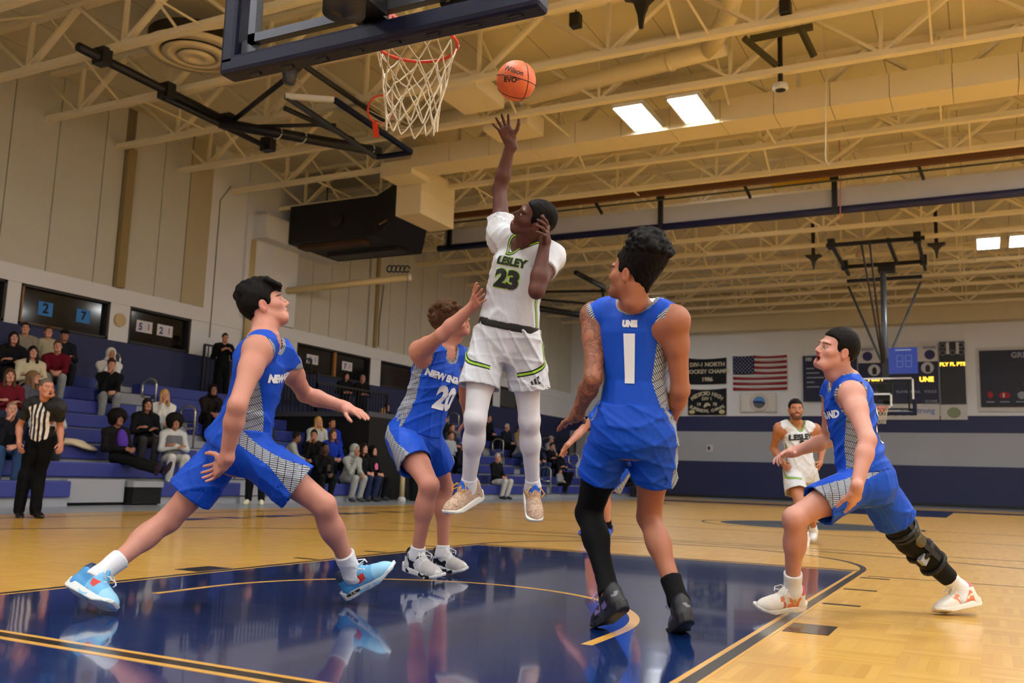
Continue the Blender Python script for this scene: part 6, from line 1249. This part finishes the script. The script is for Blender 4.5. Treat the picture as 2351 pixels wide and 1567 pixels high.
p, j = blue_player('back', 'basketball player in blue mostly hidden behind player 1, one forearm showing', 1.88, camv(-.6, 0, .7), V3(0, 0, 1), (206, 150, 132), {S: dict(curl=(.5, .5, .6, .6), spread=.06, palm=camv(.5, -.2, .6)) for S in 'LR'}, seed=81, vox=.012)
p.jersey(mat('blue_undershirt', (28, 92, 214), .6), 'undershirt', sleeves=.55, neck=.05, loose=.012, hem=.3, seed=82)
for S in 'LR': p.small_shoe(S, mat('royal_trainer', (40, 74, 190), .5)); p.sleeve(S, SOCKK, 1.78, 2.02, name='sock', g=.008)
hold(p.root)
# ---------------------------------------------------------------- spectators: a few seated and standing figures, copied with their own clothes
def seated(arms='lap', lean=.0, feet=-.08, twist=0., reach=False):
    J = dict(pel=(0, 0, .11), neck=(-.02 + lean, 0, .64 - abs(lean) * .35), hipL=(0, .09, .10), hipR=(0, -.09, .10)); n = np.array(J['neck'])
    J['head'] = tuple(n + V3(.06 + lean * .15, 0, .18)); J['shL'] = tuple(n + V3(0, .185, -.06)); J['shR'] = tuple(n + V3(0, -.185, -.06))
    for S, s in (('L', 1), ('R', -1)):
        if not reach: J['kn' + S] = (.44, s * .13, .13); J['an' + S] = (.40 + feet, s * .12, -.29); J['he' + S] = (.35 + feet, s * .12, -.36); J['to' + S] = (.55 + feet, s * .14, -.37)
        else: J['kn' + S] = (.44, s * .10 + .1, .02); J['an' + S] = (.86, s * .08 + .24, -.1); J['he' + S] = (.9, s * .08 + .25, -.17); J['to' + S] = (.98, s * .1 + .27, .02)
        sh = np.array(J['sh' + S])
        if arms == 'lap': J['el' + S] = tuple(sh + V3(.08, s * .06, -.29)); J['wr' + S] = (.30, s * .07, .25); J['ha' + S] = (.38, s * .01, .22)
        if arms == 'cross': J['el' + S] = tuple(sh + V3(.10, s * .06, -.27)); J['wr' + S] = (n[0] + .22, -s * .06, .36 + .02 * s); J['ha' + S] = (n[0] + .2, -s * .15, .38)
        if arms == 'knees': J['el' + S] = (.30, s * .17, .27); J['wr' + S] = (.50, s * .06, .22); J['ha' + S] = (.56, -s * .01, .18)
        if arms == 'chin': J['el' + S] = (.28, s * .14, .26); J['wr' + S] = (.5, s * .05, .2) if s > 0 else tuple(np.array(J['head']) + V3(.13, -.06, -.16)); J['ha' + S] = (.56, 0, .18) if s > 0 else tuple(np.array(J['head']) + V3(.13, -.02, -.07))
    return J
def standing(arms='front'):
    J = dict(pel=(0, 0, .93), neck=(-.01, 0, 1.46), head=(.05, 0, 1.64), hipL=(0, .09, .9), hipR=(0, -.09, .9), shL=(0, .19, 1.41), shR=(0, -.19, 1.41))
    for S, s in (('L', 1), ('R', -1)):
        J['kn' + S] = (.03, s * .11, .5); J['an' + S] = (0, s * .12, .09); J['he' + S] = (-.06, s * .12, .025); J['to' + S] = (.18, s * .15, .02); J['el' + S] = (.02, s * .27, 1.13); J['wr' + S] = (.2, s * .12, 1.12 if arms == 'front' else 1.3); J['ha' + S] = (.28, s * .05, 1.14 if arms == 'front' else 1.36)
    return J
PROTO = {}
NEUT = (255, 255, 255)
def tone_mat(rgb):
    nm = 'spectator_skin_%d_%d_%d' % rgb
    if nm in _mats: return _mats[nm]
    t = NT(nm); a = t.n('Attribute', attribute_name='col'); mx = t.n('Mix', data_type='RGBA', blend_type='MULTIPLY'); mx.inputs[0].default_value = 1; t.l(a.outputs['Color'], mx.inputs[6]); mx.inputs[7].default_value = (*srgb(rgb), 1); t.l(mx.outputs[2], t.b.inputs['Base Color']); t.p(Roughness=.5); _mats[nm] = t.m; return t.m
def proto(key):
    if key in PROTO: return PROTO[key]
    pose, hairs = key, None
    J = {'lap': lambda: seated('lap'), 'cross': lambda: seated('cross', .04), 'knees': lambda: seated('knees', .2), 'chin': lambda: seated('chin', .17), 'stretch': lambda: seated('lap', -.14, reach=True), 'stand': lambda: standing('front'), 'film': lambda: standing('up')}[pose]()
    r = empty('proto'); q = Person(r, J, 1.72, V3(1, 0, .05), V3(0, 0, 1), NEUT, .98, {S: dict(curl=(.5, .55, .6, .6), spread=.04, thumb=.4, palm=V3(-.3, .6 if S == 'R' else -.6, -.5)) for S in 'LR'}, vox=.017, hvox=.0095, lips=(215, 150, 145), brow=(60, 50, 45))
    W = mat('cloth_plain', (200, 200, 200), .85)
    d = dict(body=q.body_mesh(W, legs=False, arms=False, lo=True, bare=[rcone(q.J['neck'], q.J['head'], .05, .05)] + [rcone(q.J[a + S], q.J[b + S], .026, .026) for S in 'LR' for a, b in (('sh', 'el'), ('el', 'wr'))] + [rcone(q.J['neck'], q.J['sh' + S], .03, .026) for S in 'LR']).data, top=q.jersey(W, 'top', loose=.03, hem=-.16, longsl=True, neck=.05, seed=len(PROTO) + 90, amp=.006, lo=True).data, trousers=q.trousers(W, seed=len(PROTO) + 95).data)
    d['shoes'] = [q.small_shoe(S, W).data for S in 'LR']
    d['head'] = q.J['head'].copy(); d['HR'] = q.HR.copy(); d['p'] = q
    for c in list(r.children_recursive) + [r]: bpy.data.objects.remove(c)
    PROTO[key] = d; return d
HAIRP = {}
def hair_proto(style):
    """hair built about the head's own centre, facing +x"""
    if style in HAIRP: return HAIRP[style]
    class Q(Person):
        def __init__(s): s.root = None; s.J = {'head': V3(0, 0, 0)}; s.hs = 1.72 / 1.85; s.HR = frame_from((0, 0, 1), (1, 0, 0)); s.c = s.hs; s.hvox = .009; s.vox = .017
    q = Q(); W = mat('cloth_plain', (200, 200, 200), .85)
    if style == 'hood':
        P = [ell(q.hp(0, -.03, .03), q.HR, [.105, .125, .125], .03), ell(q.hp(0, -.05, -.12), q.HR, [.12, .1, .07], .05)]; c = ell(q.hp(0, .10, -.01), q.HR, [.068, .09, .098], .01, True)
        v, f = surface(P + [c], .012); o = mesh_np('hood', relax(v, f, 1), f, W)
    elif style == 'cap':
        P = [ell(q.hp(0, -.018, .05), q.HR, [.086, .108, .085], .02), ell(q.hp(0, .12, .05), q.HR, [.07, .08, .012], .02), rbox(q.hp(0, 0, -.12), q.HR, [.2, .2, .15], .02, .01, True)]; v, f = surface(P, .01); o = mesh_np('cap', v, f, W)
    else: o = q.hair(W, style, amp=.005, vox=.011, thick=.016 if style != 'buzz' else .005)
    HAIRP[style] = o.data; bpy.data.objects.remove(o); return HAIRP[style]
def dressed(me, name, m, parent, loc=None):
    o = bpy.data.objects.new(name, me); COL.objects.link(o); o.parent = parent; o.material_slots[0].link = 'OBJECT'; o.material_slots[0].material = m
    if loc is not None: o.location = loc
    return o
def cm(rgb, rough=.85): return mat('cloth_%d_%d_%d' % rgb, rgb, rough, spec=.15, var=.12, vscale=9, bump=.25, bscale=18)
def spectator(k, y, pose, label, top, trousers, hair, haircol, skin=(208, 148, 122), shoe=(60, 60, 64), turn=0., x=None, z=None, scale=1., extra=None):
    d = proto(pose); X = SX(k) - .18 if x is None else x; Z = SZ(k) if z is None else z
    if pose in ('stand', 'film') and z is None: Z = .3 * k
    r = empty('person', (X, y, Z), label=label, category='person', group='spectators on the bleachers'); r.rotation_euler = (0, 0, math.radians(turn)); r.scale = (scale,) * 3
    dressed(d['body'], 'body', tone_mat(skin), r); dressed(d['top'], 'top', cm(top), r); dressed(d['trousers'], 'trousers', cm(trousers), r)
    for s in d['shoes']: dressed(s, 'shoe', cm(shoe), r)
    if hair: dressed(hair_proto(hair), {'hood': 'hood', 'cap': 'cap'}.get(hair, 'hair'), cm(haircol, .7), r, tuple(d['head']))
    if hair in ('hood', 'cap') : dressed(hair_proto('buzz'), 'hair', cm((40, 32, 28), .7), r, tuple(d['head']))
    if extra: extra(r, d)
    return r
BKC, NVC, GRC, WHC = (24, 24, 27), (36, 42, 74), (150, 152, 152), (222, 220, 214)
DKH, BRH, BLH, GYH = (38, 28, 25), (84, 58, 40), (202, 162, 96), (196, 192, 188)
BSK, TSK = (100, 64, 48), (178, 122, 92)
def phone(r, d): MB().box((.42, -.03, .27), (.44, .05, .41)).build('phone', mat('phone_black', (20, 20, 24), .3), r)
def pink(r, d): MB().prism([(.03, .0), (.12, .0), (.13, .08), (.1, .16), (.04, .16), (0, .09)], 0, .015, 0).build('pink_print', mat('pink_print', (232, 110, 160), .8), r).location = (.145, -.06, .36)
S_ = spectator; T_ = -25
S_(6, 8.82, 'cross', 'woman with dark hair in a black coat at the left picture edge', BKC, BKC, 'long', DKH, turn=T_)
S_(7, 9.47, 'lap', 'bearded man in an open tan jacket in the top row', (142, 132, 116), (60, 60, 66), 'short', DKH, turn=T_ - 10)
S_(7, 9.98, 'lap', 'person in a pale jacket behind the maroon sweatshirt', (176, 168, 140), (70, 72, 78), 'short', BRH, turn=T_)
S_(7, 10.35, 'cross', 'man with a black cap in the top row', (30, 30, 36), (40, 40, 44), 'cap', (18, 18, 20), skin=TSK, turn=T_)
S_(5, 8.82, 'cross', 'woman with a dark bob in a thick cream coat', (206, 194, 162), BKC, 'long', DKH, turn=T_)
S_(6, 9.78, 'knees', 'young man in a maroon sweatshirt and grey sweatpants', (104, 18, 34), GRC, 'short', BRH, turn=T_ - 10)
S_(3, 7.59, 'cross', 'woman with long brown hair in a dark red top at the left edge', (110, 26, 38), (44, 50, 70), 'long', BRH, turn=T_)
S_(3, 8.01, 'lap', 'woman with long fair brown hair in a grey hoodie looking aside', (92, 96, 108), (40, 60, 100), 'long', (128, 100, 72), turn=30)
S_(1, 6.83, 'chin', 'bald man in a dark sweater partly behind the referee', (30, 30, 36), (56, 82, 120), 'buzz', (150, 120, 100), turn=T_)
S_(2, 7.95, 'lap', 'seated person in pale grey partly hidden behind the referee', (186, 188, 190), (60, 62, 70), 'long', BRH, turn=T_)
S_(5, 10.57, 'chin', 'man in a black jacket and grey sweatpants resting chin on hand', (24, 24, 26), GRC, 'curly', (58, 36, 26), turn=T_ - 5)
S_(6, 11.0, 'chin', 'person in a white hoodie behind the man resting his chin', WHC, (186, 186, 184), 'hood', WHC, skin=TSK, turn=T_)
S_(1, 8.98, 'stretch', 'spectator with a big afro in a black jacket and purple shirt, legs stretched', (28, 26, 28), (26, 25, 26), 'afro', (24, 18, 17), skin=(150, 100, 76), shoe=(58, 44, 60), turn=-8,
   extra=lambda r, d: mesh_np('purple_shirt', *surface([ell((.055, .0, .40), frame_from((-.25, 0, 1), (1, 0, 0)), [.10, .08, .2], .03)], .018), mat('purple_cloth', (84, 44, 160), .85), r))
S_(1, 10.15, 'cross', 'curly haired spectator in a grey fleece vest and white trousers', (204, 206, 206), (214, 212, 206), 'afro', (26, 20, 18), skin=TSK, turn=T_, shoe=(200, 198, 190), scale=.97,
   extra=lambda r, d: mesh_np('fleece_vest', *surface([Loft(d['p'].J['pel'], d['p'].J['neck'], V3(0, 1, 0), V3(0, 1, 0), d['p'].loft.tab).prim(grow=.05, v0=-.05, v1=.88, k=.02), rcone((.22, 0, .1), (.2, 0, .8), .06, .06, .01, True)], .02), mat('fleece_grey', (112, 114, 118), .95), r))
S_(2, 10.0, 'cross', 'dark haired woman in black beside the blonde spectator', BKC, (60, 58, 60), 'long', DKH, skin=TSK, turn=T_)
S_(3, 10.88, 'chin', 'blonde woman in a white top on the bleachers', (232, 230, 224), (156, 158, 150), 'long', BLH, turn=T_)
S_(4, 12.75, 'knees', 'hooded person in a dark brown coat beside the handrail', (34, 28, 28), (22, 20, 22), 'hood', (30, 24, 24), turn=T_, skin=(150, 96, 76))
S_(8, 15.05, 'film', 'standing dark figure filming by the wall below the window', (16, 15, 17), (14, 14, 15), 'short', DKH, x=-14.5, z=2.3, turn=T_)
S_(1, 13.3, 'knees', 'child in a pale grey hood behind the lunging player', (172, 176, 170), (60, 60, 70), 'curly', DKH, skin=(130, 86, 66), turn=40, scale=.9, extra=lambda r, d: MB().box((.1, -.1, .3), (.17, .1, .5)).build('red_panel', mat('red_cloth', (190, 24, 34), .8), r))
S_(1, 14.91, 'lap', 'woman with brown hair in a royal blue hoodie', (28, 56, 170), BKC, 'long', BRH, turn=T_)
S_(2, 15.1, 'lap', 'woman with long blonde hair and fringe behind the grey hoodie', (190, 190, 182), (60, 60, 66), 'long', (208, 160, 88), turn=T_)
S_(2, 15.62, 'lap', 'man in a royal blue sweatshirt beside the blonde woman', (30, 58, 190), BKC, 'short', DKH, skin=TSK, turn=T_, extra=lambda r, d: sign_text('UNE', .09, (.155, 0, .36), (0, 1, 0), (0, 0, 1), NUMW, r, 'print', bold=.004))
S_(0, 13.75, 'chin', 'man in a black jacket looking down at a phone', (18, 18, 20), BKC, 'buzz', (20, 17, 16), skin=(84, 54, 42), turn=T_, extra=phone)
S_(1, 14.3, 'chin', 'person with dark hair half hidden behind the man with the phone', (30, 28, 30), BKC, 'short', DKH, skin=(180, 124, 98), turn=-60)
S_(0, 14.75, 'chin', 'seated spectator in a light grey hoodie and sweatpants, hand at face', (172, 176, 172), (170, 172, 168), 'hood', (176, 180, 176), skin=TSK, turn=-12, shoe=(84, 84, 84))
S_(0, 15.3, 'lap', 'woman with long dark hair in black and blue jeans on the front bench', (20, 20, 23), (40, 50, 84), 'long', (44, 30, 26), turn=-12, shoe=(60, 58, 60))
S_(0, 15.68, 'lap', 'girl in a black hoodie with a pink print on the front bench', (20, 19, 21), BKC, 'hood', (22, 20, 22), turn=-5, extra=pink, scale=.94)
S_(8, 19.9, 'stand', 'standing woman in black behind the railing', BKC, BKC, 'long', DKH, x=-14.3, z=1.85, turn=T_)
S_(8, 21.0, 'stand', 'standing grey haired man in black behind the railing', (18, 18, 20), BKC, 'buzz', (150, 140, 134), x=-14.5, z=1.9, turn=T_)
S_(5, 19.9, 'film', 'standing blonde woman in dark clothes by the tunnel railing', (24, 24, 26), BKC, 'long', BLH, x=-12.9, z=.75, turn=T_)
S_(5, 20.5, 'film', 'standing person in black half hidden behind player 20', (22, 22, 24), BKC, 'short', DKH, x=-13.2, z=.95, turn=T_)
for k, y, pz, lb, tp, tr, hr, hc in ((4, 22.86, 'lap', 'man with a purple cap behind the shorts of player 20', BKC, BKC, 'cap', (70, 66, 150)), (2, 21.25, 'lap', 'man with brown hair in a pale grey shirt in the far block', (176, 182, 192), BKC, 'curly', BRH), (3, 22.3, 'lap', 'young man in a dark grey jacket in the far block', (56, 60, 64), BKC, 'short', BRH), (1, 21.0, 'lap', 'man with a white cap in a dark navy jacket', (24, 26, 40), (44, 60, 92), 'cap', (226, 226, 224)),
        (0, 22.0, 'lap', 'white haired man in a black sweater between the shooter\'s legs', (18, 18, 20), (206, 204, 198), 'short', GYH), (5, 26.9, 'lap', 'man in a black jacket high in the far block', (20, 20, 24), BKC, 'short', BRH), (4, 27.2, 'lap', 'white haired man with a blue scarf in the far block', (30, 34, 44), BKC, 'short', GYH), (4, 28.2, 'lap', 'man in a khaki jacket in the far block', (150, 132, 90), BKC, 'buzz', DKH),
        (3, 26.9, 'knees', 'balding man in a grey jacket in the far block', (160, 162, 166), (70, 90, 130), 'buzz', (190, 150, 130)), (2, 26.5, 'knees', 'long haired person bending forward in the far block', (150, 150, 146), (50, 70, 110), 'long', BRH), (2, 27.3, 'lap', 'dark haired woman in black in the far block', BKC, (50, 66, 104), 'long', DKH), (0, 26.6, 'lap', 'small child in a grey top at the far handrail', (150, 150, 152), BKC, 'short', BRH),
        (3, 29.7, 'lap', 'person with a grey beanie in a grey top far off', (150, 152, 158), (100, 104, 110), 'cap', (170, 172, 176)), (2, 28.4, 'cross', 'man in black leaning behind the shooter\'s far leg', BKC, BKC, 'short', DKH), (1, 27.9, 'cross', 'dark haired person in a black hooded coat with white shoes', BKC, BKC, 'hood', BKC), (0, 33.2, 'knees', 'dark crouching spectator seen between the legs of player 1', (30, 30, 32), (50, 50, 54), 'short', DKH)):
    S_(k, y, pz, lb, tp, tr, hr, hc, turn=-10, shoe=(214, 212, 206) if 'white shoes' in lb else (56, 56, 60), scale=.62 if 'child' in lb else 1.)
S_(0, 11.0, 'stand', 'person in black trousers and cream shoes standing behind the lunging player', (40, 40, 44), (22, 22, 24), 'short', DKH, x=-9.45, z=0, turn=-60, shoe=(226, 220, 190))
ball()
